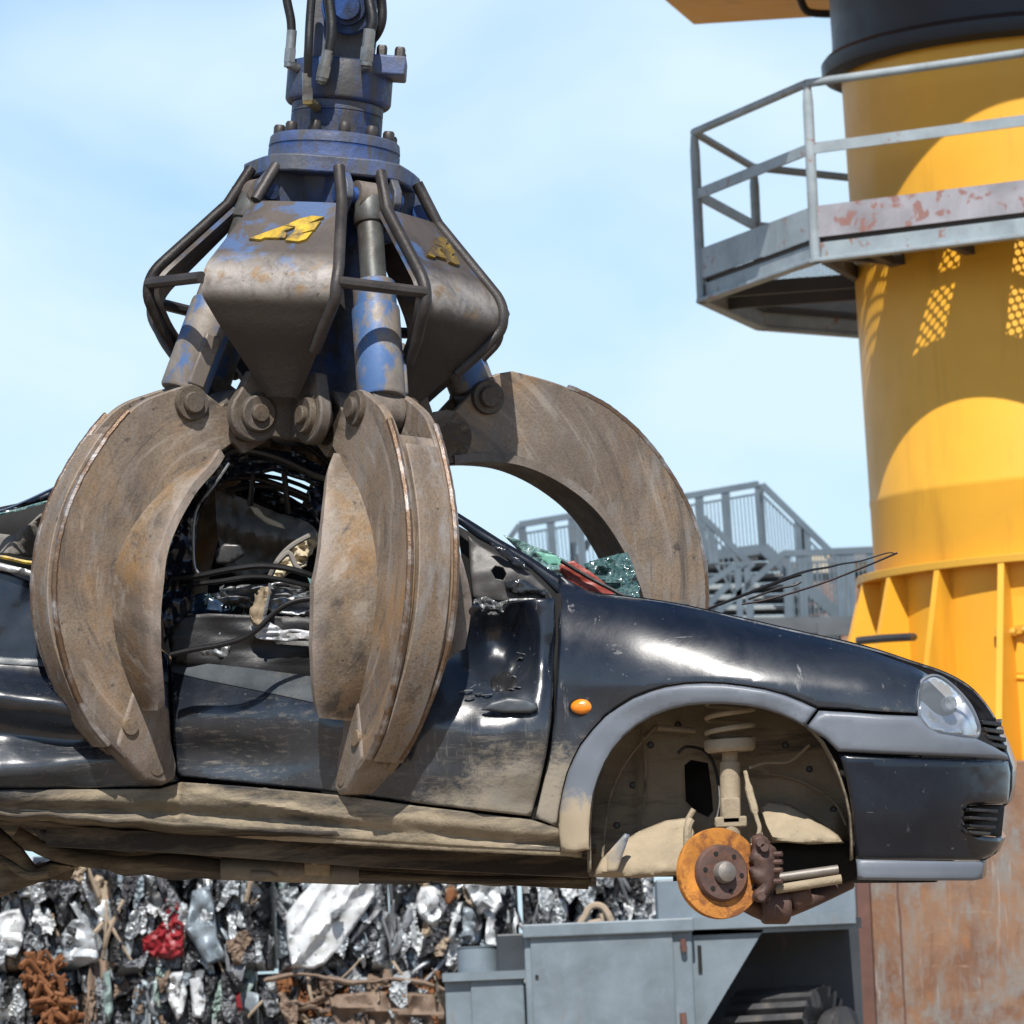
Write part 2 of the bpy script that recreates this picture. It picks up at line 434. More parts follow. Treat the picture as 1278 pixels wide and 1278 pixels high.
MUD = (.36, .293, .20)
def m_carpaint(name, mudlvl=1.0, scr=1.0, film_=1.0):
    """near-black paint, dusty and scratched, with mud thrown up along the bottom edge"""
    t = NT(name)
    X = t.xyz()
    z, x = X[2], X[0]
    dust = t.noise(6, 7, .7, .4, rnd=False); fine = t.noise(120, 4, .7, rnd=False); spk = t.noise(55, 3, .55, rnd=False)
    c = t.mix(t.ramp(dust, [(.35, 0.), (.75, 1.)]), (.0035, .006, .0125), (.0085, .012, .0195))
    c = t.mix(t.ramp(spk, [(.69, 0.), (.75, .5)]), c, (.16, .165, .17))
    # scratches: long thin streaks rubbed through the paint
    s1 = t.noise(46, 6, .8, .1, sc=(.10, 1, 1.7), rot=(0, radians(13), 0), rnd=False)
    s2 = t.noise(42, 6, .8, .1, sc=(1.6, 1, .12), rot=(0, radians(-24), 0), rnd=False)
    zone = t.math('MULTIPLY', t.rng(z, .56, .42), t.rng(x, .1, -.05))
    scm = t.math('MULTIPLY', t.math('MULTIPLY', t.ramp(s1, [(.53, 0.), (.66, 1.)]), zone), t.ramp(t.noise(3.3, 5, .65, .6, sc=(.6, 1, 1.2), rnd=False), [(.40, .12), (.62, 1.)]))
    zone2 = t.math('MULTIPLY', t.rng(z, .46, .36), t.math('MULTIPLY', t.rng(x, -.28, -.18), t.rng(x, .2, .06)))
    sc2 = t.math('MULTIPLY', t.ramp(s2, [(.54, 0.), (.64, 1.)]), zone2)
    scm = t.math('MULTIPLY', t.math('MAXIMUM', scm, t.math('MULTIPLY', sc2, .55)), .85 * scr)
    c = t.mix(scm, c, (.24, .21, .165))
    # odd scratches and scuffs anywhere on the skin
    s3 = t.noise(20, 5, .7, .3, sc=(.16, 1, 1.3), rot=(0, radians(-17), 0), rnd=False); s4 = t.noise(16, 4, .7, .3, sc=(1.2, 1, .2), rot=(0, radians(35), 0), rnd=False)
    odd = t.math('MULTIPLY', t.ramp(t.math('MAXIMUM', s3, s4), [(.655, 0.), (.70, .8)]), t.ramp(t.noise(9, 4, .6, rnd=False), [(.48, 0.), (.6, 1.)]))
    c = t.mix(odd, c, (.20, .205, .21)); scm = t.math('MAXIMUM', scm, odd)
    # mud
    n1 = t.noise(4.5, 7, .72, .5, rnd=False)
    lvl = t.math('ADD', t.rng(z, .10, .50, 1.0, 0.0), t.math('MULTIPLY', t.math('SUBTRACT', n1, .5), 1.0))
    lvl = t.math('ADD', lvl, t.math('MULTIPLY', t.math('SUBTRACT', t.noise(40, 5, .8, .3, sc=(.6, 1, 1.2), rnd=False), .5), .9))
    lx = t.math('ADD', t.rng(x, -.75, -.1, -.42, 0.02), t.rng(x, -.16, .0, 0., .13))
    lvl = t.math('ADD', lvl, lx)
    mud = t.ramp(lvl, [(.50, 0.), (.82, .92 * mudlvl)])
    mc = t.mix(t.noise(11, 6, .7, rnd=False), tuple(q * .78 for q in MUD), tuple(q * 1.15 for q in MUD))
    c = t.mix(mud, c, mc)
    film = t.math('MULTIPLY', t.rng(z, .60, .25), t.ramp(n1, [(.3, .14 * film_), (.7, .46 * film_)]))  # dust film; its grey-blue also stands in for sky sheen low on the door
    c = t.mix(film, c, (.13, .15, .17))
    r = t.math('ADD', t.rng(dust, .3, .7, .20, .36), t.math('MULTIPLY', t.math('MAXIMUM', mud, scm), .6))
    t.set(spec=.5 if film_ > .5 else .3)
    t.set(col=c, rough=r, coat=t.math('SUBTRACT', .6 if film_ > .5 else .4, t.math('MULTIPLY', mud, .6), True), coatr=.11,
          normal=t.bump(t.math('ADD', t.math('MULTIPLY', fine, .15), t.math('MULTIPLY', t.math('MULTIPLY', t.noise(60, 5, .7, rnd=False), mud), 1.6)), .3, .004, t.bump(t.noise(4.5, 3, .5, .4, rnd=False), .10, .03)))
    return t.m
def m_mud(name, amt=.75, base=(.035, .035, .036), tone=1.0, sc=5.):
    t = NT(name)
    a = t.noise(sc, 7, .7, .5); b = t.noise(50, 6, .75); g = t.noise(6, 6, .7, .3, sc=(.25, 1, 2.))
    c = t.mix(t.ramp(a, [(.3, 0.), (.7, 1.)]), tuple(q * .7 * tone for q in MUD), tuple(q * 1.1 * tone for q in MUD))
    c = t.mix(t.ramp(g, [(amt - .12, 0.), (amt + .05, 1.)]), c, base)
    c = t.mix(t.ramp(b, [(.6, 0.), (.72, .55)]), c, (.10, .075, .05))
    t.set(col=c, rough=.85, normal=t.bump(t.math('ADD', a, t.math('MULTIPLY', b, .6)), .6, .012))
    return t.m
def m_plastic_trim(name):
    t = NT(name)
    X = t.xyz()
    a = t.noise(7, 6, .7, .3, rnd=False)
    c = t.mix(a, (.105, .122, .150), (.17, .19, .22))
    n1 = t.noise(12, 7, .75, .4, rnd=False)
    lvl = t.math('ADD', t.rng(X[2], .10, .34, 1., 0.), t.math('SUBTRACT', n1, .5))
    lvl = t.math('ADD', lvl, t.rng(X[0], .2, .4, 0., -1.1))
    mud = t.ramp(lvl, [(.45, 0.), (.7, .95)])
    c = t.mix(mud, c, MUD)
    c = t.mix(t.ramp(t.noise(30, 5, .7, .2, sc=(.2, 1, 2.5), rnd=False), [(.66, 0.), (.74, .4)]), c, (.33, .34, .35))
    t.set(col=c, rough=t.rng(mud, 0, 1, .42, .9), normal=t.bump(t.noise(150, 4, .7, rnd=False), .15, .003))
    return t.m
def m_yellow(name, rust=.35, col=(.80, .405, .032)):
    t = NT(name)
    a = t.noise(.9, 6, .6, .4); b = t.noise(4, 6, .7, .3, sc=(1, 1, .35))
    c = t.mix(t.ramp(a, [(.3, 0.), (.7, 1.)]), tuple(q * .86 for q in col), tuple(min(1, q * 1.06) for q in col))
    c = t.mix(t.ramp(t.noise(3, 7, .65, .4, sc=(1, 1, .12)), [(.56, 0.), (.72, .42)]), c, (.40, .185, .02))
    c = t.mix(t.ramp(t.noise(2.6, 4, .55, .2, sc=(1, 1, .5)), [(.70, 0.), (.78, .35)]), c, (.55, .25, .015))
    c = t.mix(t.ramp(t.noise(26, 4, .7), [(.715, 0.), (.75, .45)]), c, (.25, .11, .035))
    c = t.mix(t.ramp(t.noise(5, 7, .75, .3), [(.74 - rust * .1, 0.), (.80 - rust * .1, rust)]), c, (.30, .14, .06))
    t.set(col=c, rough=t.rng(b, .3, .7, .38, .56), normal=t.bump(t.noise(12, 5, .6), .08, .01))
    return t.m
def m_railpaint(name, rust=.3, col=(.30, .35, .375), rc=(.19, .10, .075)):
    t = NT(name)
    a = t.noise(3, 6, .65, .3); b = t.noise(7, 6, .7, .4)
    c = t.mix(t.ramp(a, [(.35, 0.), (.65, 1.)]), tuple(q * .74 for q in col), tuple(q * 1.12 for q in col))
    c = t.mix(t.ramp(t.noise(16, 6, .75, .3, sc=(1, 1, .3)), [(.60, 0.), (.72, .4)]), c, tuple(q * 1.45 for q in col))
    c = t.mix(t.ramp(b, [(.70 - rust * .3, 0.), (.74 - rust * .3, .9)]), c, t.mix(t.noise(22, 5, .7), rc, tuple(q * 1.6 for q in rc)))
    c = t.mix(t.ramp(t.noise(12, 5, .7, 0, sc=(1, 1, .2)), [(.62, 0.), (.75, .45)]), c, (.18, .14, .11))
    t.set(col=c, rough=.5, normal=t.bump(b, .15, .008))
    return t.m
def m_rustplate(name):
    t = NT(name)
    a = t.noise(1.6, 7, .68, .7); b = t.noise(6, 7, .72, .5, sc=(1.6, 1.6, .6)); s1 = t.noise(7, 5, .7, .4, sc=(3.2, 3.2, .22), rot=(0, .25, 0)); s2 = t.noise(9, 4, .7, .3, sc=(.3, 1, 3), rot=(0, .6, 0))
    c = t.mix(t.ramp(a, [(.32, 0.), (.52, .6), (.7, 1.)]), (.12, .048, .026), (.28, .165, .095))
    c = t.mix(t.ramp(t.math('ADD', t.math('MULTIPLY', b, .55), t.math('MULTIPLY', t.noise(2.2, 6, .7, .8), .45)), [(.46, 0.), (.58, .85)]), c, (.20, .20, .188))
    c = t.mix(t.ramp(b, [(.30, .8), (.42, 0.)]), c, (.30, .115, .035))
    c = t.mix(t.ramp(t.noise(3.5, 6, .7, .5, sc=(1.5, 1.5, .4)), [(.55, 0.), (.66, .7)]), c, (.13, .06, .035))
    c = t.mix(t.ramp(s1, [(.60, 0.), (.70, .6)]), c, (.42, .38, .35))
    c = t.mix(t.ramp(s2, [(.65, 0.), (.72, .6)]), c, (.42, .31, .22))
    c = t.mix(t.ramp(t.noise(20, 5, .7), [(.66, 0.), (.74, .6)]), c, (.07, .045, .035))
    t.set(col=c, rough=.62, metal=.1, normal=t.bump(t.math('ADD', b, t.noise(40, 5, .7)), .25, .01))
    return t.m
def m_grating(name):
    """perforated deck plate with round holes in staggered rows"""
    t = NT(name)
    tc = t.n('ShaderNodeTexCoord'); mp = t.n('ShaderNodeMapping'); mp.inputs['Rotation'].default_value = (0, 0, .6)
    t.t.links.new(tc.outputs['Object'], mp.inputs[0])
    sp = t.n('ShaderNodeSeparateXYZ'); t.t.links.new(mp.outputs[0], sp.inputs[0])
    px, py = .085, .05
    def cell(ox, oy):
        u = t.math('SUBTRACT', t.math('FRACT', t.math('ADD', t.math('DIVIDE', sp.outputs[0], px), ox)), .5)
        v = t.math('SUBTRACT', t.math('FRACT', t.math('ADD', t.math('DIVIDE', sp.outputs[1], py), oy)), .5)
        u = t.math('MULTIPLY', u, px); v = t.math('MULTIPLY', v, py)
        d = t.math('SQRT', t.math('ADD', t.math('MULTIPLY', t.math('MULTIPLY', u, u), .55), t.math('MULTIPLY', v, v)))
        return t.math('GREATER_THAN', d, .0155)
    a = t.math('MULTIPLY', cell(0, 0), cell(.5, .5))
    t.set(col=(.05, .045, .042), rough=.7, alpha=a)
    return t.m
def m_craze(name, col=(.14, .30, .29), alpha=.85, k_=1.0):
    t = NT(name)
    v = t.vor(42); v2 = t.vor(120)
    e = t.ramp(v, [(.02, .55 * k_), (.07, 0.)]); e2 = t.ramp(v2, [(.03, .35 * k_), (.08, 0.)])
    a = t.noise(9, 5, .7)
    c = t.mix(a, tuple(q * .35 for q in col), col)
    c = t.mix(t.math('MAXIMUM', e, e2), c, (.42, .55, .53))
    h = t.vor(26, 'F1', out='Color')
    t.set(col=c, rough=.12, spec=.8, alpha=alpha, normal=t.bump(t.vor(38, 'F1'), .8, .02))
    return t.m
def m_scrap(name, col, metal=0., rough=.35, dirt=.5):
    t = NT(name)
    a = t.noise(5, 6, .7, .5); b = t.noise(14, 6, .72)
    c = t.mix(a, tuple(q * .72 for q in col), tuple(min(1, q * 1.12) for q in col))
    c = t.mix(t.ramp(b, [(.66 - dirt * .2, 0.), (.80 - dirt * .2, .9)]), c, (.07, .055, .045))
    c = t.mix(t.ramp(t.noise(8, 5, .7), [(.66, 0.), (.74, .7)]), c, (.20, .10, .05))
    t.set(col=c, rough=t.rng(b, .3, .7, rough, rough + .3), metal=metal, normal=t.bump(a, .4, .03))
    return t.m
def m_brick(name):
    t = NT(name)
    q = t.n('ShaderNodeTexBrick'); tc = t.n('ShaderNodeTexCoord'); mp = t.n('ShaderNodeMapping'); mp.inputs['Rotation'].default_value = (radians(90), 0, 0)
    t.t.links.new(tc.outputs['Object'], mp.inputs[0]); t.t.links.new(mp.outputs[0], q.inputs[0])
    q.inputs['Color1'].default_value = (.26, .14, .09, 1); q.inputs['Color2'].default_value = (.20, .10, .065, 1); q.inputs['Mortar'].default_value = (.30, .26, .22, 1)
    q.inputs['Scale'].default_value = 3.5
    t.set(col=q.outputs[0], rough=.9)
    return t.m

M = {}
M['tine'] = m_rust_steel('rust_brown_steel', 1.0, .45, .75, .4, arc=(.22, -.42))
M['wing'] = m_rust_steel('rust_brown_inner_steel', .95, .6, .45, .45, arc=(.22, -.42))
M['tooth'] = m_rust_steel('rust_tooth_steel', .85, .35, .7, .6)
M['lug'] = m_rust_steel('greasy_lug_steel', .48, .2, .6, .3)
M['weld'] = m_simple('worn_bright_steel', (.33, .31, .30), .42, .55, .35, 22, .5, 70, dirt=(.15, .095, .06), dirtamt=.85, dscale=7)
M['ridge'] = m_rust_steel('scraped_back_steel', 1.05, .3, .9, .6)
M['blue'] = m_blue('worn_blue_paint', .40)
M['bluedark'] = m_blue('grimy_blue_paint', .75, .75)
M['bluebright'] = m_blue('bright_blue_paint', .05, 1.2)
M['cover'] = m_cover('scuffed_shaded_cover_paint')
M['pipe'] = m_simple('grimy_pipe_steel', (.045, .039, .037), .48, .2, .35, 9, .4, 60, dirt=(.03, .025, .022), dirtamt=.4)
M['barrel'] = m_barrel('cylinder_barrel')
M['rod'] = m_simple('oily_rod_steel', (.10, .105, .10), .42, .25, .3, 10, .2, 60, dirt=(.05, .04, .03), dirtamt=.45)
M['emblem'] = m_simple('emblem_yellow', (.50, .325, .03), .45, 0, .25, 14, .3, 50, dirt=(.10, .075, .05), dirtamt=.55, dscale=13)
M['emblem_worn'] = m_simple('worn_emblem_yellow', (.26, .165, .03), .6, 0, .3, 14, .3, 50, dirt=(.09, .07, .055), dirtamt=.75, dscale=10)
M['rubber'] = m_simple('black_rubber', (.006, .006, .007), .5, 0, .3, 12, .3, 80)
M['fitting'] = m_simple('zinc_fitting', (.28, .29, .29), .35, .7, .3, 15, .2, 60, dirt=(.05, .045, .04), dirtamt=.45)
M['brass'] = m_simple('brass_fitting', (.34, .27, .12), .35, .7, .25, 15, .1)
M['paint'] = m_carpaint('dusty_black_car_paint')
M['paint_clean'] = m_carpaint('black_car_paint_bonnet', .0, .0, .08)
M['trim'] = m_plastic_trim('grey_bumper_plastic')
M['sill'] = m_mud('mud_covered_sill', .56, (.03, .031, .034), .85, 6)
M['mud'] = m_mud('dried_mud', .80)
M['liner'] = m_mud('muddy_wheel_liner', .66, (.018, .016, .014), .60, 3.5)
M['under'] = m_mud('underbody_dirt', .50, (.028, .022, .018), .48, 6)
M['disc'] = m_simple('fresh_rust_disc', (.50, .20, .032), .62, .1, .4, 11, .35, 90, dirt=(.19, .065, .02), dirtamt=.62, dscale=16)
M['hub'] = m_simple('dark_rust_hub', (.10, .058, .048), .6, .2, .3, 14, .5, 60, dirt=(.20, .09, .05), dirtamt=.35)
M['cap'] = m_simple('hub_cap_grey', (.22, .20, .18), .5, .4, .3, 14, .3)
M['caliper'] = m_simple('rusty_caliper', (.085, .05, .042), .65, .2, .35, 12, .6, 50, dirt=(.15, .075, .045), dirtamt=.4)
M['black'] = m_simple('black_plastic', (.012, .012, .013), .38, 0, .3, 9, .2, 70, dirt=(.05, .045, .04), dirtamt=.3)
M['strip'] = m_simple('dark_grey_strip', (.055, .065, .075), .38, 0, .3, 6, .2, 80, dirt=(.12, .11, .09), dirtamt=.2)
M['platep'] = m_simple('mirror_plate_plastic', (.055, .052, .050), .5, 0, .25, 8, .2, 80, dirt=(.13, .11, .085), dirtamt=.25)
M['innersteel'] = m_rust_steel('grey_inner_steel', .62, .15, .9, .3)
M['void'] = m_simple('shaded_opening_black', (.006, .006, .006), .8, 0, .2, 5, 0)  # near-black that stands in for the shade inside openings
M['chrome'] = m_simple('scraped_alloy', (.30, .31, .32), .38, .6, .35, 15, .4, 30, dirt=(.05, .05, .05), dirtamt=.5, dscale=14)
M['fabric'] = m_simple('grey_fabric', (.20, .185, .165), .85, 0, .25, 6, .4, 120)
M['cream'] = m_simple('cream_foam', (.55, .47, .33), .8, 0, .2, 8, .4, 50, dirt=(.22, .17, .11), dirtamt=.4)
M['craze'] = m_craze('crazed_green_glass')
M['sticker'] = m_simple('green_sticker', (.13, .34, .26), .5, 0, .15, 20, 0)
M['redplastic'] = m_simple('red_plastic', (.25, .045, .03), .45, 0, .25, 8, .2)
M['amber'] = m_simple('amber_lens', (.85, .24, .01), .15, 0, .12, 40, .3, 90, coat=1)
t = NT('headlight_glass'); t.set(col=(.30, .34, .38), rough=.05, spec=.8, alpha=.16, normal=t.bump(t.noise(3, 2, .4), .12, .02)); M['glass'] = t.m
t = NT('headlight_reflector'); t.set(col=(.82, .85, .88), rough=.24, metal=.85, normal=t.bump(t.noise(11, 1, .4, 0, sc=(1.6, 1, .5)), .20, .03)); M['reflector'] = t.m
M['yellow'] = m_yellow('crane_yellow_paint')
M['yrust'] = m_yellow('chipped_yellow_edge', 1.0, (.60, .32, .03))
M['navy'] = m_simple('dark_navy_collar', (.012, .016, .026), .45, .1, .3, 3, .2, 20)
M['rail'] = m_railpaint('grey_railing_paint')
M['railrust'] = m_railpaint('rust_blotched_toe_board', .52, (.31, .30, .325), (.20, .095, .075))
M['under_rail'] = m_simple('dark_platform_steel', (.06, .055, .05), .65, .1, .3, 3, .2)
M['grate'] = m_grating('perforated_deck')
M['cabinet'] = m_railpaint('cabinet_grey_blue', .12, (.165, .205, .235), (.12, .075, .05))
M['cabdark'] = m_railpaint('dark_grey_blue', .1, (.035, .043, .052), (.05, .035, .03))
M['rustplate'] = m_rustplate('rusty_scraped_plate')
M['rustflange'] = m_simple('red_rust_flange', (.125, .06, .045), .7, .1, .3, 4, .3, 30)
M['stair'] = m_simple('galvanised_stair', (.105, .14, .17), .5, .2, .15, 2, 0)
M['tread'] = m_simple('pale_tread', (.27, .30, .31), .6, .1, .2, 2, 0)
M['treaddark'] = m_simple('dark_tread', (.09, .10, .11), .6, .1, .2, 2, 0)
M['brick'] = m_brick('far_brick')
M['render_wall'] = m_simple('cream_wall', (.50, .44, .33), .9, 0, .1, 1, 0)
M['roofing'] = m_simple('grey_flat_roof', (.15, .16, .17), .8, 0, .1, 1, 0)
M['dirt'] = m_simple('yard_dirt', (.24, .185, .13), .95, 0, .3, .6, .4, 6)
M['darkmetal'] = m_simple('dark_ribbed_metal', (.05, .05, .052), .55, .2, .4, 5, .3, 30, dirt=(.12, .10, .08), dirtamt=.3)
SCR = [('scrap_silver', (.45, .48, .50), .35, .3, .4), ('scrap_white', (.62, .64, .645), .1, .26, .4), ('scrap_grey', (.19, .20, .215), .3, .4, .5), ('scrap_dark', (.045, .045, .05), .2, .35, .4),
       ('scrap_black', (.018, .018, .02), .0, .3, .3), ('scrap_blue', (.24, .285, .32), .25, .35, .4), ('scrap_red', (.24, .014, .02), .0, .35, .3), ('scrap_rust', (.19, .072, .024), .0, .7, .4),
       ('scrap_brown', (.20, .14, .10), .1, .6, .5), ('scrap_teal', (.24, .32, .30), .1, .4, .4), ('scrap_tan', (.36, .28, .20), .0, .7, .5)]
for n_, c_, me_, r_, d_ in SCR: M[n_] = m_scrap(n_, c_, me_, r_, d_)
# ------------------------------------------------------------------ grapple
GO = C(392, 522, .48)
GZ = Vector((.114, 0.0, 1)).normalized(); GX = Vector((GZ.z, 0, -GZ.x)); GY = Vector((0, 1, 0))
GM = Matrix(((GX.x, GY.x, GZ.x, GO.x), (GX.y, GY.y, GZ.y, GO.y), (GX.z, GY.z, GZ.z, GO.z), (0, 0, 0, 1)))
GI = GM.inverted()
grapple = empty('orange_peel_grapple', None, 'rusty five-clawed scrap grapple with worn blue rotator, gripping the black car from above', 'grapple', mat=GM)
def plane_rz(px, py, az, t):
    """(r, z) in the grapple's radial plane at azimuth az, offset t sideways, seen at a pixel"""
    a = radians(az)
    o = GI @ CAM; d = (GI.to_3x3() @ ray(px, py))
    tang = Vector((cos(a), sin(a), 0)); rad = Vector((sin(a), -cos(a), 0))
    k = (t - o.dot(tang)) / d.dot(tang)
    p = o + d * k
    return (p.dot(rad), p.z)
def zrot(az): return Matrix.Rotation(radians(az - 90), 4, 'Z')
RXZ = Matrix(((1, 0, 0, 0), (0, 0, -1, 0), (0, 1, 0, 0), (0, 0, 0, 1)))    # prism xy -> local x,z ; extrude -> -y
def sub(name, mb, mats, parent, **k): return mb.build(name, mats, parent, **k)

TW = .076
def normals2(c):
    out = []
    for i in range(len(c)):
        a = c[max(0, i - 1)]; b = c[min(len(c) - 1, i + 1)]
        dx, dz = b[0] - a[0], b[1] - a[1]; L = hypot(dx, dz) or 1
        out.append((-dz / L, dx / L))
    return out
def strip(mb, curve, nrm, hw, n0, n1, dish=0.0, cols=2, t_off=0.0):
    """solid plate swept along a curve in the radial plane; hw(s) half width, n0..n1 along the normal"""
    k = len(curve)
    def surf(nn):
        rows = []
        for i, (c, n) in enumerate(zip(curve, nrm)):
            s = i / (k - 1); w = hw(s) if callable(hw) else hw
            row = []
            for j in range(cols + 1):
                q = -1 + 2 * j / cols
                e = nn - (dish(s) if callable(dish) else dish) * q * q
                row.append(Vector((c[0] + n[0] * e, w * q + t_off, c[1] + n[1] * e)))
            rows.append(row)
        return rows
    A, B = surf(n0), surf(n1)
    base = len(mb.v)
    cN = cols + 1
    vs = [p for r in A for p in r] + [p for r in B for p in r]
    fs = []; off = k * cN
    for i in range(k - 1):
        for j in range(cols):
            a = i * cN + j
            fs.append((a, a + 1, a + cN + 1, a + cN)); fs.append((off + a, off + a + cN, off + a + cN + 1, off + a + 1))
        for j in (0, cols):
            a = i * cN + j; q = (a, a + cN, off + a + cN, off + a)
            fs.append(q if j == 0 else q[::-1])
    for i in (0, k - 1):
        for j in range(cols):
            a = i * cN + j; q = (a, off + a, off + a + 1, a + 1)
            fs.append(q if i == 0 else q[::-1])
    mb.add(vs, fs)

def make_tine(name, outer, inner, top, tip, hinge, pinp, wing_w, wing_rng=(0, 1), with_wing=True, dishk=.055):
    """outer / inner: curves (r,z) from the top to the tooth; top: the points round the hinge end, from inner start to outer start"""
    oc = catmull(outer, 6); ic = catmull(inner, 6)
    poly = oc + ic[::-1] + top
    body = MB()
    tp_ = lambda z: TW * (1 - .30 * sm(.60, .98, -z))
    for sgn in (1, -1):
        A_ = [sgn * tp_(p[1]) for p in poly]; B_ = [sgn * (tp_(p[1]) - .026) for p in poly]
        body.prism(poly, RXZ, [min(a, b) for a, b in zip(A_, B_)], [max(a, b) for a, b in zip(A_, B_)])
    # back plate between the two sides, a little below the rim
    k0 = int(len(oc) * .18)
    nb = normals2(oc)
    sgn_o = 1 if (nb[len(nb) // 2][0] * (oc[len(oc) // 2][0] - ic[len(ic) // 2][0]) + nb[len(nb) // 2][1] * (oc[len(oc) // 2][1] - ic[len(ic) // 2][1])) > 0 else -1
    nb = [(a * sgn_o, b * sgn_o) for a, b in nb]
    K_ = len(oc) - k0; strip(body, oc[k0:], nb[k0:], lambda s: tp_(oc[min(len(oc) - 1, k0 + int(round(s * (K_ - 1))))][1]) - .02, -.05, -.006)
    o = body.build(name, M['tine'], grapple, bev=.004, ang=32)
    # centre strap on the back
    st = MB(); k1 = int(len(oc) * .93)
    strip(st, oc[k0 + 2:k1], nb[k0 + 2:k1], lambda s: .047 - .012 * sm(.7, 1, s), -.008, .012)
    st.build('back_strap', M['ridge'], o, bev=.003)
    # weld beads along both rims
    for s in (1, -1):
        w = MB()
        pts = [Vector((c[0] + n[0] * .001 + random.uniform(-.0009, .0009), s * (tp_(c[1]) - .007), c[1] + n[1] * .001 + random.uniform(-.0009, .0009))) for c, n in zip(catmull(oc[k0 - 2:k1], 2), catmull(nb[k0 - 2:k1], 2))]
        w.tube(pts, .0095, 7)
        w.build('weld_bead', M['weld'], o)
    if with_wing:
        wi = MB(); a, b = wing_rng
        icw = ic[int(len(ic) * a):max(3, int(len(ic) * b))]
        ni = [(-x * sgn_o, -z * sgn_o) for x, z in normals2(icw)]
        # normal pointing to the axis side
        strip(wi, icw, [(-x, -z) for x, z in ni], wing_w, -.012, .012, dish=lambda s: dishk * sin(pi * s), cols=12)
        wi.build('inner_plate', M['wing'] if dishk else M['innersteel'], o, ang=50)
    # tooth
    if tip:
        tp = catmull(tip[0], 3) if False else tip[0]
        hw = tip[1]
        tt = MB(); tt.prism(tp, RXZ, [-h for h in hw], list(hw))
        tooth = tt.build('tooth', M['tooth'], o, bev=.012, bseg=3)
        for q in tip[2]:
            for s in (1, -1):
                bb = MB(); bb.lathe([(.001, 0), (.022, 0), (.024, -.006), (.024, -.03)], frame((q[0], s * q[2], q[1]), (0, s, 0)), 14)
                bb.build('bolt', M['tooth'], tooth)
    # cylinder pin
    pb = MB(); H_ = [(.001, .03), (.026, .03), (.030, .025), (.030, .015), (.046, .015), (.049, .008), (.049, -.02), (.024, -.021)]
    pb.lathe([(r, TW + h) for r, h in H_] + [(r, -TW - h) for r, h in H_[::-1]], frame((pinp[0], 0, pinp[1]), (0, 1, 0)), 26, cap=False)
    pb.build('pin', M['lug'], o)
    # hinge tube
    hb = MB(); hb.lathe([(.05, -TW), (.075, -TW), (.075, TW), (.05, TW)], frame((hinge[0], 0, hinge[1]), (0, 1, 0)), 28)
    hb.build('hinge_tube', M['lug'], o)
    return o

T0 = plane_rz
lt = lambda L, t=TW, az=-60: [T0(x, y, az, t) for x, y in L]
outer = lt([(222, 484), (175, 503), (137, 543), (100, 604), (79, 661), (70, 722), (73, 778), (88, 834), (112, 889), (138, 924), (162, 948)])
inner = lt([(292, 552), (262, 574), (214, 605), (170, 655), (148, 705), (143, 759), (150, 806), (166, 850), (184, 884)])
hx = lt([(308, 518)])[0]; px_ = lt([(238, 503)])[0]
top = lt([(305, 566), (330, 553), (338, 525), (322, 497), (300, 492), (276, 505), (256, 490), (240, 479)])
tooth_px = [(166, 846), (150, 905), (143, 930), (180, 974), (205, 980), (221, 972), (222, 955), (214, 925), (210, 884), (190, 868)]
tooth = lt(tooth_px, .05)
hw = [.069, .064, .061, .050, .046, .044, .048, .054, .061, .066]
bolts = [(*lt([(163, 907)], .065)[0], .069), (*lt([(196, 958)], .05)[0], .052)]
WWF = lambda s: interp(s, [(0, .092), (.12, .145), (.3, .205), (.5, .238), (.72, .225), (.88, .195), (1, .16)])
tine = make_tine('tine', outer, inner, top, (tooth, hw, bolts), hx, px_, WWF, (.10, 1))
TINES = [(-60, 0), (29, 1), (165, -6), (237, -4)]
def cpy(o, parent):
    c = o.copy(); COL.objects.link(c); c.parent = parent
    ORG[c] = ORG.get(o)
    for ch in list(o.children): cpy(ch, c)
    return c
def tine_mat(az, op):
    h = Vector((hx[0], 0, hx[1]))
    return zrot(az) @ Matrix.Translation(h) @ Matrix.Rotation(radians(-op), 4, 'Y') @ Matrix.Translation(-h)
for i, (az, op) in enumerate(TINES):
    t_ = tine if i == 0 else cpy(tine, grapple)
    t_.matrix_local = tine_mat(az, op)
tine['label'] = 'left claw of the grapple, closed on the rear door'
# the claw that stands open on the right
az2 = 114
lo = lambda L, t=-TW: [T0(x, y, az2, t) for x, y in L]
outer2 = lo([(640, 463), (700, 480), (760, 509), (806, 550), (842, 600), (867, 652), (879, 702), (882, 752), (876, 800), (866, 840)])
inner2 = lo([(566, 574), (604, 571), (652, 577), (702, 600), (747, 637), (782, 690), (803, 740), (812, 790), (814, 836)])
top2 = lo([(545, 560), (548, 535), (575, 505), (600, 478), (622, 466)])
to2 = lo([(814, 836), (812, 850), (806, 885), (820, 896), (852, 880), (866, 840)], -.06)
open_t = make_tine('tine', outer2, inner2, top2, (to2, [.1, .1, .055, .055, .08, .1], []), lo([(558, 545)])[0], lo([(608, 496)])[0],
                   lambda s: interp(s, [(0, .086), (.5, .092), (1, .10)]), (.02, 1), dishk=.0)
open_t.matrix_local = zrot(az2)
open_t['label'] = 'open claw of the grapple arching over the windscreen'

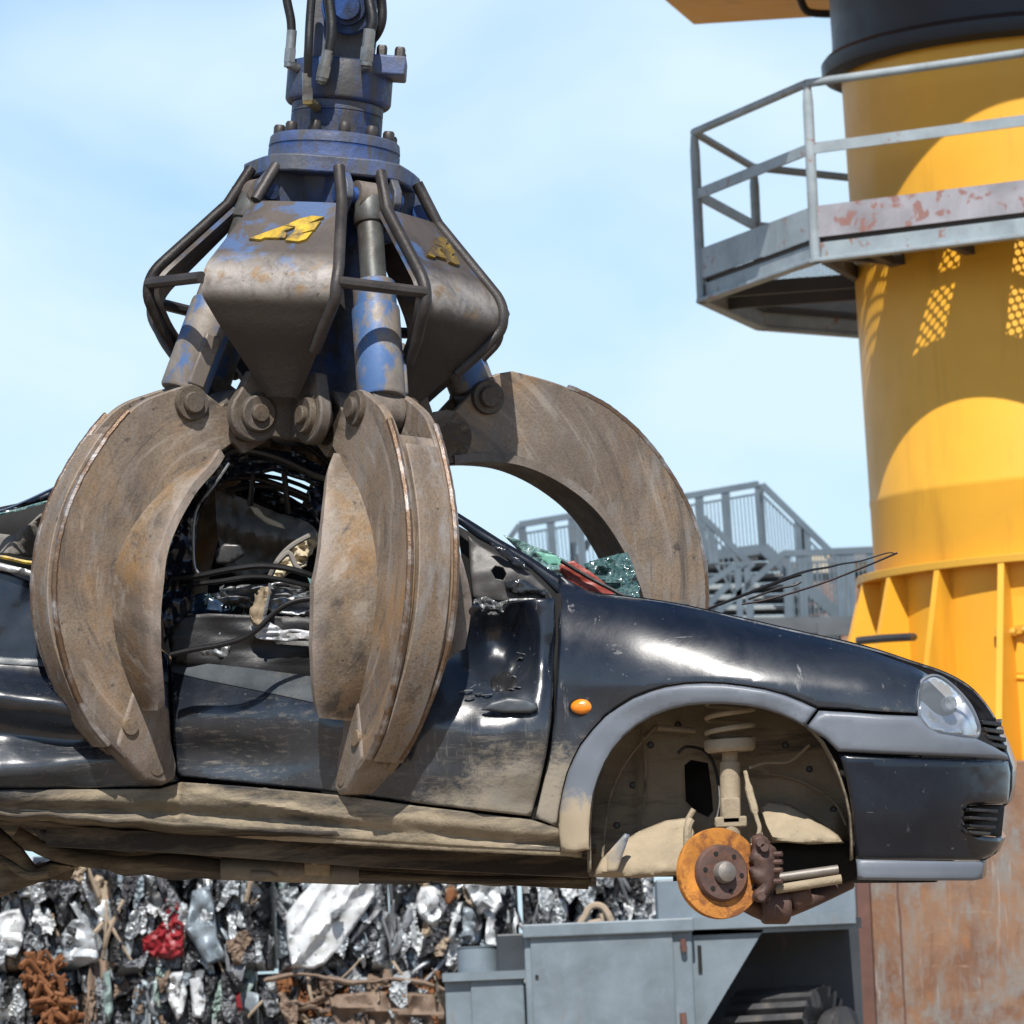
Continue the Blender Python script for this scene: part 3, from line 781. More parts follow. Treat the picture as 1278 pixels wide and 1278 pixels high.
# covers
CZ = [(.285, .56, .128), (.345, .492, .149), (.40, .430, .168), (.445, .379, .184), (.462, .358, .190), (.476, .332, .193), (.482, .302, .193), (.477, .268, .191), (.456, .232, .172), (.43, .19, .148), (.365, .11, .100), (.30, .02, .045)]
def make_cover():
    mb = MB(); P = []
    prof = catmull(CZ, 3)
    def row(off):
        rows = []
        for i, (r, z, w) in enumerate(prof):
            a = prof[max(0, i - 1)]; b = prof[min(len(prof) - 1, i + 1)]
            dx, dz = b[0] - a[0], b[1] - a[1]; L = hypot(dx, dz)
            n = (-dz / L, dx / L)
            if n[0] * 1 + n[1] * .2 < 0: n = (-n[0], -n[1])
            rows.append([Vector((r + n[0] * off + (-.012 * abs(q) ** 4 if off == 0 else -.012 * abs(q) ** 4), w * q, z + n[1] * off)) for q in [j / 8 - 1 for j in range(17)]])
        return rows
    A, B = row(0), row(-.022)
    mb.grid(A)
    mb.grid([r[::-1] for r in B])
    k = len(A)
    for j in (0, 16):
        mb.grid([[A[i][j] for i in range(k)], [B[i][j] for i in range(k)]])
    mb.grid([A[0], B[0]]); mb.grid([A[-1], B[-1]])
    o = mb.build('cover', M['cover'], grapple, ang=50)
    o['pipes'] = 0
    return o
def cover_pipes(o, sides):
    prof = catmull(CZ, 3)
    for s, full in sides:
        p = MB()
        pts = [(.226, s * .090, .668)] + [(r - .004, s * (w - .004), z) for r, z, w in (prof[0:-4] if full else prof[0:1])]
        p.tube([Vector(q) for q in pts], .0165, 10)
        p.build('frame_pipe', M['pipe'], o)
def cover_emblem(o, m_):
    # emblem: raised yellow shape, cut by two slanting notches
    e = [(556, 552), (640, 505), (720, 462), (790, 415), (845, 392), (915, 397), (850, 440), (853, 443), (908, 424), (893, 480), (828, 508), (831, 511), (886, 496), (868, 545), (832, 561), (757, 556), (787, 500), (760, 482), (728, 497), (752, 514), (750, 541), (640, 543), (622, 556)]
    def up(x, y):     # pixel of the enlarged view -> place on the upper face
        t = ((180 + x / 4.26) - 352) / 454; u = (344 - (180 + y / 4.26)) / 97
        r = .462 + (.285 - .462) * u; z = .358 + (.56 - .358) * u
        return t, r, z
    n = Vector((.749, 0, .663))
    mm = MB()
    for e in ([(556, 552), (640, 505), (716, 464), (774, 472), (728, 497), (752, 512), (750, 541), (640, 543), (622, 556)],
              [(722, 461), (790, 415), (845, 392), (915, 397), (850, 440), (853, 444), (908, 424), (893, 480), (828, 508), (831, 512), (886, 496), (868, 545), (832, 561), (757, 556), (787, 500), (782, 466)]):
        vs = []; K = len(e)
        for off in (-.012, .005):
            for x, y in e:
                t, r, z = up(x, y); vs.append(Vector((r, t, z)) + n * off + Vector((.003, 0, .003)))
        mm.add(vs, [tuple(range(K, 2 * K)), tuple(range(K))[::-1]] + [(i, (i + 1) % K, K + (i + 1) % K, K + i) for i in range(K)])
    mm.build('emblem', m_, o, smooth=False)
cover = make_cover()
COV = [-15, 57, 129, 201, -87]
for i, az in enumerate(COV):
    c_ = cover if i == 0 else cpy(cover, grapple)
    c_.matrix_local = zrot(az)
    cover_pipes(c_, ((1, i != 1), (-1, i != 0)))
    if i < 2: cover_emblem(c_, M['emblem'] if i == 0 else M['emblem_worn'])
for i in range(5):      # bars between neighbouring covers
    a, b = radians(COV[i]), radians(COV[i] + 72)
    r, w, z = .478, .193, .315
    p = Vector((r * sin(a) + w * cos(a), -r * cos(a) + w * sin(a), z)); q = Vector((r * sin(b) - w * cos(b), -r * cos(b) - w * sin(b), z))
    mb = MB(); mb.tube([p, p.lerp(q, .5), q], .0165, 9); mb.build('crossbar', M['pipe'], grapple)

# hub, plates, rotator
hub = MB()
hub.lathe([(.11, -.07), (.13, -.05), (.13, .12), (.105, .2), (.105, .45), (.14, .56), (.16, .655)], Matrix(), 30)
hub.build('hub', M['blue'], grapple)
pl = MB()
pts = []
for k in range(20):
    a = 2 * pi * k / 20
    pts.append((.232 + (.018 if k % 4 in (0, 1) else -.002), a))
pts = [(r * cos(a + .25), r * sin(a + .25)) for r, a in pts]
pl.prism(pts, Matrix.Translation((0, 0, .652)), 0, .05)
pl.build('top_plate', M['blue'], grapple, bev=.006)
fl = MB(); fl.lathe([(.10, .700), (.180, .700), (.184, .704), (.184, .742), (.182, .744), (.182, .748), (.184, .75), (.181, .775), (.176, .78), (.135, .786)], Matrix(), 48)
flange = fl.build('slewing_flange', M['blue'], grapple)
bo = MB()
for k in range(12):
    a = 2 * pi * k / 12 + .2
    bo = MB(); bo.lathe([(.015, 0), (.0165, .003), (.0165, .024), (.013, .03), (.001, .03)], Matrix.Translation((.158 * cos(a), .158 * sin(a), .778)), 10)
    bo.build('bolt', M['pipe'], flange)
ro = MB(); ro.lathe([(.126, .77), (.128, .785), (.128, .846), (.126, .849), (.128, .852), (.128, .882), (.1, .885)], Matrix(), 44)
rot = ro.build('rotator', M['blue'], grapple, ang=30)
hs = MB(); hs.lathe([(.12, .875), (.142, .878), (.148, .89), (.148, .985), (.144, .992), (.05, .996)], Matrix(), 44)
hs.box((.135, -.05, .985), (.10, .13, .055))
hs.build('rotator_housing', M['blue'], rot, bev=.006, ang=30)
for bx, by in ((.165, -.08), (.115, -.09), (.165, 0.0), (-.09, -.02)):
    b = MB(); b.lathe([(.015, .985), (.015, 1.035), (.012, 1.042), (.001, 1.042)], Matrix.Translation((bx, by, 0)), 6); b.build('housing_bolt', M['pipe'], rot)
# hanger: upper fork with a round pin boss
hg = MB()
for y in (-.10, .06):
    hg.prism([(-.075, .985), (.085, .985), (.09, 1.08), (.085, 1.16), (.075, 1.45), (-.075, 1.45), (-.085, 1.1)], RXZ, y, y + .045)
hg.box((0, 0, 1.30), (.12, .12, .35))
hang = hg.build('hanger', M['bluedark'], grapple, bev=.006)
pb = MB(); pb.lathe([(.02, .05), (.036, .05), (.038, .045), (.038, .035), (.05, .035), (.052, .03), (.052, .022), (.072, .022), (.075, .016), (.075, -.02)], frame((.018, -.145, 1.13), (-.10, -1, -.12)), 36)
pb.build('pin_boss', M['bluebright'], hang, ang=25)
# hoses with crimp sleeves and elbows, all on the near side of the rotator
def hose(name, path, r, end, px_e=False):
    """path in (px, py, local depth); the last point is where the crimp sleeve begins"""
    def L(p): return GI @ C(p[0], p[1], .48 + p[2])
    pts = catmull([L(p) for p in path], 6)
    h = MB(); h.tube(pts, r, 12); o = h.build(name, M['rubber'], grapple)
    e = [L(p) for p in end]
    f = MB()
    d = (e[1] - e[0]); n = 10
    f.tube([e[0] - d * .1, e[0] + d * .55], r * 1.14, 14); f.tube([e[0] + d * .5, e[0] + d * .95], r * 1.38, 6); f.tube([e[0] + d * .93, e[1] + d * .05], r * .95, 10)
    f.build('crimp_sleeve', M['fitting'], o, ang=30)
    if len(e) > 2:
        g = MB(); g.tube([e[1] - d * .12, e[1] + d * .1], r * 1.2, 10); g.tube([e[1], e[1].lerp(e[2], .5), e[2]], r * 1.15, 10)
        g.build('elbow', M['brass'] if px_e else M['fitting'], o)
hose('hydraulic_hose', [(352, -40, -.10), (358, 0, -.10), (363, 25, -.10), (364, 46, -.10)], .0125, [(364, 42, -.10), (361, 80, -.10), (372, 86, -.09)])
hose('hydraulic_hose', [(392, -40, -.22), (387, 20, -.23), (385, 60, -.24), (384, 96, -.22)], .0120, [(383, 94, -.22), (384, 126, -.20), (395, 134, -.12)], True)
hose('hydraulic_hose', [(404, -40, -.19), (412, 10, -.20), (414, 40, -.21), (410, 68, -.21)], .0145, [(409, 66, -.21), (402, 98, -.20), (402, 100, -.14)])
hose('hydraulic_hose', [(456, -40, -.18), (461, 0, -.20), (465, 25, -.21), (461, 42, -.21)], .0150, [(461, 40, -.21), (457, 78, -.20), (458, 84, -.14)])
hose('hydraulic_hose', [(470, -40, -.10), (476, 0, -.08), (476, 28, -.08), (466, 48, -.06), (452, 54, -.04)], .0135, [(452, 54, -.04), (444, 58, -.02)])

# cylinders, clevises and hinge lugs, one set per claw
def make_cylinder(p0, p1):
    d = p1 - p0; L = d.length; Fm = frame(p0, d, (0, 1, 0))
    rb = MB(); rb.lathe([(.03, .0), (.042, .004), (.044, .02), (.044, .075), (.042, .08), (.036, .082), (.036, L * .62)], Fm, 24)
    o = rb.build('cylinder', M['rod'], grapple, ang=35)
    bb = MB(); bb.lathe([(.036, L * .40), (.056, L * .405), (.059, L * .41), (.059, L * .52), (.064, L * .525), (.066, L * .54), (.066, L * .93), (.062, L * .94), (.03, L * .94)], Fm, 30)
    bb.build('barrel', M['barrel'], o, ang=35)
    ee = MB(); ee.lathe([(.03, -.045), (.05, -.045), (.05, .045), (.03, .045)], frame(p1, (0, 1, 0)), 22)
    ee.box(p0.lerp(p1, .955), (.06, .07, .07), Fm.to_3x3().to_4x4())
    ee.build('end_eye', M['lug'], o)
    ee = MB(); ee.lathe([(.025, -.04), (.043, -.04), (.043, .04), (.025, .04)], frame(p0, (0, 1, 0)), 22); ee.build('top_eye', M['lug'], o)
    gp = MB(); gp.box(Fm @ Vector((.062, .0, L * .80)), (.022, .05, L * .24), Fm.to_3x3().to_4x4())
    gp.build('port_guard', M['barrel'], o, bev=.006)
    return o
cyls = {}
for az, op in TINES + [(az2, None)]:
    if op is not None:
        p1 = (zrot(az).inverted() @ tine_mat(az, op)) @ Vector((px_[0], 0, px_[1]))
    else:
        q = lo([(608, 496)])[0]; p1 = Vector((q[0], 0, q[1]))
    o = make_cylinder(Vector((.232, 0, .595)), p1)
    o.matrix_local = zrot(az)
    cl = MB()
    for s in (.062, -.086):
        poly = [(.10, .655), (.10, .50), (.15, .50), (.20, .52), (.245, .545), (.272, .585), (.268, .62), (.24, .655)]
        cl = MB(); cl.prism(poly, RXZ, s, s + .024)
        c_ = cl.build('clevis_plate', M['blue'], grapple, bev=.004); c_.matrix_local = zrot(az)
    pn = MB(); pn.lathe([(.001, .10), (.022, .10), (.024, .094), (.024, -.094), (.022, -.10), (.001, -.10)], frame((.232, 0, .595), (0, 1, 0)), 20)
    pn.build('clevis_pin', M['bluebright'], c_)
    lg = MB()
    hr, hz = hx
    poly = [(hr + .078 * cos(a), hz + .078 * sin(a)) for a in [radians(x) for x in range(-130, 41, 17)]] + [(hr + .03, hz + .115), (hr + .005, hz + .12), (hr - .09, hz + .07), (hr - .17, hz + .05), (hr - .17, hz - .06)]
    for s in (1, -1):
        t0 = s * (TW + .045)
        lg = MB(); lg.prism(poly, RXZ, -t0 - .018, -t0 + .018)
        lug = lg.build('hinge_lug', M['lug'], grapple, bev=.006); lug.matrix_local = zrot(az)
    pn = MB(); H_ = [(.001, .034), (.022, .034), (.025, .030), (.025, .018), (.046, .022), (.05, .018), (.052, .006), (.062, .006), (.064, -.02), (.03, -.021)]
    pn.lathe([(r, TW + .058 + h) for r, h in H_] + [(r, -TW - .058 - h) for r, h in H_[::-1]], frame((hr, 0, hz), (0, 1, 0)), 26, cap=False)
    pn.build('hinge_pin', M['lug'], lug, ang=30)
# ------------------------------------------------------------------ crushed car
car = empty('car', C(640, 1100, .75), 'crushed dusty black hatchback without wheels, hanging from the grapple in mid-air', 'car')
FARY = 1.5 / 2
TOPC = [(-360, 705), (-60, 700), (60, 712), (215, 800), (420, 800), (560, 770), (690, 722), (740, 741), (800, 748), (860, 758), (940, 777), (1010, 793), (1080, 810), (1140, 832), (1200, 862), (1240, 900)]
def noisy(px, py, s, a, z=0): return a * nz(px / s, py / s, z)
def Yw(px):
    t = max(0, min(385, px - 700)); return -6.2e-4 * t + 6.2e-4 / 770 * t * t
def frontcurve(px):
    if px < 1085: return 0
    q = min(.995, (px - 1085) / 186); return .46 * (1 - sqrt(1 - q * q))
FT = [(640, 716), (700, 728), (760, 740), (820, 751), (880, 763), (940, 777), (1010, 793), (1080, 810), (1140, 832), (1240, 880)]
def d_fender(px, py):
    top = interp(px, FT) if px > 650 else interp(px, TOPC)
    u = max(0.0, min(1., (py - top) / 128)); w = min(.985, 1 - u)
    z = .20 * (1 - sqrt(1 - w * w)) + .02
    z -= .018 * sm(900, 850, py) * sm(700, 800, px)                           # the wing swells over the arch
    if py > 880: z += .0001 * (py - 880) * sm(720, 690, px)
    z -= .009 * math.exp(-((px - 938) / 62) ** 2 - ((py - 852) / 30) ** 2)
    z += Yw(px) + frontcurve(px) * .8 + noisy(px, py, 60, .001, 4.2)
    return z
def d_door(px, py):
    z = interp(px, [(-360, .16), (0, .19), (110, .235), (215, .285), (330, .185), (434, .08), (520, .015), (600, -.015), (650, -.01), (700, .02)])
    # horizontal section: shoulder, hollow, crease
    z += .05 * sm(900, 820, py) ** 2 - .028 * math.exp(-((py - 905 - .03 * (px - 300)) / 32) ** 2) + .03 * sm(960, 1010, py)
    # deep fold behind the front wing
    g = math.exp(-(((px - 615) / 42) ** 2 + ((py - 800) / 52) ** 2)); z += .135 * g
    z -= .03 * math.exp(-(((px - 676) / 16) ** 2 + ((py - 820) / 70) ** 2))
    z += .04 * math.exp(-((px - 640 + (py - 800) * .22) / 7) ** 2) * sm(740, 770, py) * sm(900, 870, py) * .35
    z += .05 * math.exp(-(((px - 300) / 80) ** 2 + ((py - 950) / 40) ** 2))
    z += noisy(px, py, 55, .010, 1.3) + noisy(px, py, 22, .0035, 2.3)
    return z
def d_rear(px, py):
    z = d_door(px, py)
    z -= .045 * math.exp(-((py - 868 - .15 * px) / 20) ** 2) * sm(220, 60, px)
    z += .05 * math.exp(-((py - 912 - .08 * px) / 22) ** 2)
    z -= .03 * math.exp(-((py - 962 + .12 * px) / 18) ** 2)
    z += .02 * sm(800, 715, py) ** 2 + noisy(px, py, 70, .016, 7.7)
    return z
def d_sill(px, py):
    z = interp(px, [(-360, .17), (0, .19), (215, .275), (430, .085), (560, .005), (700, .02), (740, .02)])
    c = interp(px, [(-360, 990), (0, 996), (220, 1000), (430, 1015), (560, 1030), (740, 1045)])
    e = (py - c) / 22
    z += .024 + .012 * e - .010 * math.exp(-((e + .1) * 2.6) ** 2) + .014 * math.exp(-((e - .62) * 4) ** 2)
    z -= .010 * math.exp(-((py - interp(px, [(220, 985), (330, 1004), (470, 1030), (560, 1046)])) / 5) ** 2) * sm(225, 260, px) * sm(600, 520, px)
    z += noisy(px, py, 50, .006, 3.1) + noisy(px, py, 15, .0018, 9.1)
    if 170 < px < 235: z += .02 * math.exp(-((px - 222) / 7) ** 2)
    return z

fender_o = [(697, 716), (718, 729), (740, 740), (770, 745), (800, 748), (830, 752), (860, 758), (900, 767), (940, 777), (1010, 793), (1080, 810), (1142, 833), (1160, 843), (1152, 849), (1146, 860), (1144, 878), (1147, 891),
            (1100, 889), (1060, 886), (1020, 884), (1000, 875), (980, 867), (955, 860), (930, 856), (905, 853), (880, 852), (855, 853), (830, 857), (810, 863), (790, 871), (772, 882), (755, 894), (740, 910), (725, 929), (716, 946), (708, 965), (702, 988), (698, 1010), (695, 1032), (668, 1021), (676, 985), (685, 940), (691, 900), (695, 850), (697, 800), (697, 755)]
panel('front_wing', fender_o, d_fender, M['paint'], car, 7, roll=4, rolld=.007, thick=.008)
panel('front_wing', [(x, y + 26) for x, y in fender_o], d_fender, M['paint'], car, 16, far=FARY, thick=.008)['label'] = 'front wing on the far side of the car'
door_o = [(214, 836), (300, 852), (398, 874), (470, 860), (540, 800), (585, 760), (594, 752), (606, 762), (622, 766), (634, 752), (660, 748), (692, 746), (694, 800), (691, 850), (688, 900), (681, 945), (672, 985), (663, 1019), (540, 1005), (430, 990), (300, 977), (222, 969), (216, 920), (214, 870)]
panel('front_door', door_o, d_door, M['paint'], car, 7, roll=4, rolld=.008, thick=.01)
panel('front_door', [(214, 836), (300, 840), (400, 820), (540, 790), (692, 770), (663, 1030), (430, 1010), (222, 990)], d_door, M['paint'], car, 16, far=FARY, thick=.01)
rear_o = [(-360, 720), (-200, 705), (-60, 700), (20, 708), (60, 722), (120, 760), (170, 790), (211, 818), (211, 870), (214, 920), (219, 966), (224, 974), (200, 982), (100, 984), (0, 984), (-200, 984), (-360, 990)]
panel('rear_side', rear_o, d_rear, M['paint'], car, 8, roll=4, rolld=.01, thick=.01)
panel('rear_side', [(x, y + 24) for x, y in rear_o], d_rear, M['paint'], car, 18, far=FARY, thick=.01)
# grey rubbing strips
panel('rubbing_strip', [(-360, 816), (0, 820), (70, 823), (210, 838), (210, 852), (70, 833), (0, 829), (-360, 825)], lambda x, y: d_rear(x, y) - .005, M['strip'], car, 7, roll=2, rolld=.004, thick=.008)
panel('rubbing_strip', [(213, 826), (260, 828), (330, 836), (404, 846), (450, 850), (450, 886), (404, 880), (330, 864), (260, 850), (213, 839)], lambda x, y: d_door(x, y) - .004 + .0006 * max(0, 850 - y + (x - 300) * .16), M['strip'], car, 7, roll=2, rolld=.004, thick=.008)
sill_o = [(-360, 988), (0, 985), (100, 985), (200, 984), (226, 976), (300, 981), (430, 993), (540, 1008), (664, 1023), (697, 1034), (730, 1058), (728, 1064), (665, 1061), (560, 1056), (450, 1049), (330, 1042), (200, 1030), (100, 1022), (0, 1014), (-360, 1012)]
panel('sill', sill_o, d_sill, M['sill'], car, 4, roll=3, rolld=.006, thick=.008)
panel('door_backing', [(-360, 800), (215, 830), (420, 850), (690, 860), (690, 1030), (430, 1020), (-360, 1000)], lambda x, y: .42, M['void'], car, 40)  # black backing sheet behind the door, stands in for the dark inside
# pinch flange below the sill: a ragged bright edge
fl_pts = [(x, interp(x, [(-360, 1012), (0, 1014), (100, 1022), (200, 1030), (330, 1042), (450, 1049), (560, 1056), (665, 1061), (728, 1064)]), 0) for x in range(-360, 729, 6)]
mb = MB()
rows = [[C(x, y + dy_ + (nz(x / 14, 4) * 1.3 if dy_ else 0), d_sill(x, y) + .012) for x, y, _ in fl_pts] for dy_ in (-7, 0, 6)]
mb.grid(rows); mb.build('sill_flange', M['mud'], car, thick=.006)

# arch trim
o_arc = [(1020, 885), (1000, 876), (980, 868), (955, 861), (930, 857), (905, 854), (880, 853), (855, 854), (830, 858), (810, 864), (790, 872), (772, 883), (755, 895), (740, 911), (725, 930), (716, 947), (708, 966), (702, 989), (698, 1012), (697, 1040), (700, 1062)]
i_arc = [(1004, 907), (990, 899), (974, 892), (952, 885), (929, 881), (905, 879), (880, 879), (858, 881), (836, 886), (815, 894), (796, 905), (779, 919), (765, 935), (755, 952), (747, 971), (741, 990), (738, 1010), (736, 1034), (736, 1060)]
panel('arch_trim', o_arc + [(718, 1064)] + i_arc[::-1], lambda x, y: d_fender(x, y) - .022 + .004 * nz(x / 40, y / 40), M['trim'], car, 6, roll=4, rolld=.014, thick=.008)

# front bumper: grey band, black skin, lower lip
def d_bump(px, py): return Yw(px) + frontcurve(px) + noisy(px, py, 60, .003, 5)
def d_bump2(px, py):
    z = d_bump(px, py) + .012 + .035 * sm(1010, 1075, py)
    g = sm(1196, 1203, px) * sm(1003, 1012, py) * sm(1042, 1034, py); z += .0 * g
    z += noisy(px, py, 9, .012, 8) * math.exp(-(((px - 1235) / 22) ** 2 + ((py - 965) / 16) ** 2))
    return z
panel('bumper_band', [(1022, 887), (1060, 889), (1100, 892), (1148, 894), (1158, 907), (1172, 915), (1200, 920), (1219, 922), (1240, 932), (1257, 942), (1259, 948), (1200, 945), (1150, 943), (1100, 941), (1046, 938), (1030, 922), (1006, 908)], d_bump, M['trim'], car, 7, roll=6, rolld=.014, thick=.01)
bump = panel('bumper', [(1046, 940), (1100, 943), (1150, 945), (1200, 947), (1258, 950), (1261, 965), (1260, 985), (1258, 1003), (1225, 1004), (1209, 1005), (1204, 1012), (1203, 1024), (1208, 1036), (1222, 1043), (1252, 1046), (1247, 1058), (1238, 1068), (1222, 1074), (1150, 1073), (1068, 1073), (1066, 1040), (1063, 1010), (1057, 975), (1051, 955)],
      d_bump2, M['paint_clean'], car, 7, roll=6, rolld=.016, thick=.012)
panel('bumper_lip', [(1068, 1072), (1150, 1074), (1222, 1075), (1229, 1073), (1226, 1097), (1215, 1099), (1150, 1099), (1070, 1098)], lambda x, y: d_bump(x, y) + .045, M['trim'], car, 7, roll=4, rolld=.012, thick=.01)
vent = panel('air_vent', [(1203, 1006), (1226, 1004), (1254, 1004), (1250, 1044), (1222, 1042), (1206, 1034)], lambda x, y: d_bump(x, y) + .08, M['void'], bump, 8)
for y0, x1 in ((1010, 1239), (1020, 1238), (1030, 1236), (1038, 1230)):
    s_ = MB(); s_.beam(C(1204, y0 + 1, d_bump(1204, y0) + .03), C(x1, y0 + 3, d_bump(x1, y0) + .015), .04, .009)
    s_.build('slat', M['black'], vent, bev=.002)
# nose behind the corner, to the far side
prof = [(1222, 893), (1240, 906), (1253, 930), (1258, 944), (1263, 958), (1262, 985), (1257, 1004), (1246, 1012), (1240, 1036), (1250, 1048), (1242, 1066), (1226, 1076), (1225, 1097)]
mb = MB()
rows = []
for k in range(13):
    u = k / 12; dy_ = .345 + u * .85
    rows.append([C(x + 6 * sin(pi * u), y - 2 * sin(pi * u) - 6 * u, dy_) for x, y in prof])
mb.grid([list(r) for r in rows]); mb.build('nose', M['paint_clean'], car, thick=.008)
for nm, ol, dd, mt in (('bumper', [(1046, 955), (1150, 960), (1262, 962), (1258, 1040), (1226, 1090), (1068, 1088)], d_bump2, M['paint_clean']),):
    panel(nm, ol, dd, mt, car, 16, far=FARY + .06, thick=.01)['label'] = 'far corner of the front bumper'
# grille
g = MB()
g.grid([[C(x, y, .33 + k * .4) for x, y in ((1218, 896), (1236, 910), (1250, 935))] for k in range(3)])
gr = g.build('grille', M['void'], car)
for i in range(5):
    q = i / 4; a = (1222 + 14 * q + 4, 903 + 9.5 * i)
    s_ = MB(); s_.beam(C(1217 + 13 * q, 902 + 9 * i, .26), C(1243 + 7 * q - abs(i - 2), 905 + 9.5 * i, .33), .05, .012); s_.beam(C(1240 + 8 * q, 905 + 9.5 * i, .33), C(1244 + 7 * q, 900 + 9.5 * i, 1.15), .03, .012)
    s_.build('slat', M['black'], gr, bev=.002)
# bonnet
edge = [(742, 741), (800, 747), (860, 757), (940, 775), (1010, 791), (1080, 807), (1142, 827), (1180, 840), (1210, 857), (1230, 878), (1243, 898)]
edge = catmull(edge, 4)
mb = MB(); rows = []
for k in range(21):
    u = k / 20
    d0 = [(.205 + .03) + Yw(x) + .20 * sm(1100, 1243, x) for x, y in edge]
    rows.append([C(x + 2 * sin(pi * u) * sm(1180, 1243, x), y - 1.5 - 24 * u * 0 - (10 * sin(pi * u)) * .6 + u * 50, a + (1.27 - a) * u) for (x, y), a in zip(edge, d0)])
first = [p + Vector((0, 0.012, -.09)) for p in rows[0]]
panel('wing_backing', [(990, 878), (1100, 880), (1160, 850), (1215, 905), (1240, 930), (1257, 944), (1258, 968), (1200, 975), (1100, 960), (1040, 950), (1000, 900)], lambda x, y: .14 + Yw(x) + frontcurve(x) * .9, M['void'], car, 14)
mb.grid([first] + rows); mb.build('bonnet', M['paint_clean'], car, thick=.006)
tpx('bonnet_seal', [(x, y + 1.2, .215 + Yw(x) + .20 * sm(1100, 1243, x)) for x, y in edge[::3]], .0028, M['chrome'], car, 2, 5)
# headlight
hl_o = [(1173, 845), (1160, 844), (1149, 852), (1145, 868), (1147, 891), (1156, 908), (1170, 914), (1200, 919), (1216, 921), (1222, 913), (1219, 898), (1209, 878), (1191, 858)]
d_hl = lambda x, y: .035 + Yw(x) + frontcurve(x) * .8 + .06 * sm(900, 845, y)
hl = panel('headlight', hl_o, lambda x, y: d_hl(x, y) + .075 + .05 * math.exp(-(((x - 1180) / 22) ** 2 + ((y - 880) / 22) ** 2)), M['reflector'], car, 5, smooth_k=2)
panel('lens', hl_o, d_hl, M['glass'], hl, 5, roll=8, rolld=.02, thick=.004, smooth_k=2)
rim = [(x, y, d_hl(x, y) + .022) for x, y in hl_o]
mb = MB(); q = catmull(rim, 4, True); mb.tube([C(*p) for p in q + q[:1]], .005, 6); mb.build('lens_rim', M['trim'], hl)
bb = MB(); bb.lathe([(.001, 0), (.010, .004), (.02, .012), (.018, .04)], frame(C(1180, 880, d_hl(1178, 878) + .085), (.3, -1, .1)), 20); bb.build('bulb_shield', M['chrome'], hl)
# side indicator
ind = MB(); q = C(727, 882, d_fender(727, 882) + .004)
R_ = frame(q, (-.02, -1, .08), (1, 0, 0)) @ Matrix.Diagonal((1.5, 1, 1, 1))
ind.lathe([(.001, .016), (.010, .015), (.017, .010), (.0215, .003), (.0222, -.006)], R_, 26)
ind.build('side_indicator', M['amber'], car)
mb = MB(); mb.lathe([(.0205, .004), (.0225, .006), (.0245, .002), (.0245, -.006)], R_, 26, cap=False); mb.build('indicator_rim', M['black'], car)
# shut gap: black tube behind the gap with a few white scars
tpx('shut_gap', [(696, 742, .10), (696, 800, .075), (692, 850, .06), (689, 900, .06), (682, 945, .06), (672, 990, .06), (665, 1022, .06)], .012, M['void'], car, 4, 6)

# ---- wheel housing
_C0 = C
C = lambda px, py, dy: _C0(px, py, dy - .085)
arch = [(1062, 1075), (1060, 1020), (1048, 975), (1026, 930)] + i_arc + [(737, 1090)]
arch = catmull(arch, 2)
mb = MB(); rows = []
for k in range(9):
    u = k / 8
    rows.append([C(x + 4 * nz(x / 30, u * 4), y + 3 * nz(y / 30, u * 5) - 2, .035 + (Yw(x) + .085) * (1 - u) + u * .26) for x, y in arch])
mb.grid(rows); mb.build('wheel_housing', M['liner'], car, thick=.005)
def d_wall(x, y):
    z = .285 + .02 * nz(x / 50, y / 50, 3) - .03 * sm(1000, 1090, y) * sm(870, 780, x) 
    z -= .05 * sm(990, 1030, y) * sm(900, 960, x) * sm(1060, 1040, x)
    z += .02 * sm(800, 790, x) * sm(930, 940, y)
    return z
wall_o = [(735, 1094), (735, 1000), (760, 930), (800, 895), (850, 874), (900, 870), (960, 874), (1010, 898), (1045, 950), (1062, 1010), (1066, 1048), (960, 1052), (940, 1060), (910, 1075), (860, 1094)]
panel('inner_wing', wall_o, d_wall, M['liner'], car, 7, holes=[[(854, 955), (862, 948), (884, 952), (888, 985), (890, 1012), (884, 1020), (868, 1012), (856, 1000)]], thick=.004)
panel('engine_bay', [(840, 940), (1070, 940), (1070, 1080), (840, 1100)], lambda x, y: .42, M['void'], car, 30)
panel('sunlit_liner_mud', [(742, 1093), (752, 1072), (776, 1052), (800, 1038), (830, 1026), (858, 1022), (866, 1040), (858, 1070), (850, 1090), (800, 1094)], lambda x, y: .13 + .09 * sm(1090, 1025, y) + .01 * nz(x / 14, y / 14), M['mud'], car, 5, roll=6, rolld=.02, thick=.004)  # paler mud sheet shaped like the sunlight on the left of the liner
panel('sunlit_liner_mud', [(948, 1008), (960, 1000), (985, 1004), (1015, 1020), (1046, 1042), (1054, 1052), (1010, 1054), (965, 1050), (955, 1030)], lambda x, y: .11 + .10 * sm(1052, 1000, y) + .008 * nz(x / 14, y / 14), M['mud'], car, 5, roll=5, rolld=.02, thick=.004)  # second paler sheet, for the sunlit patch on the right
panel('bracket', [(758, 1088), (757, 1066), (780, 1040), (786, 1042), (770, 1088)], lambda x, y: .10, M['trim'], car, 5, thick=.006)
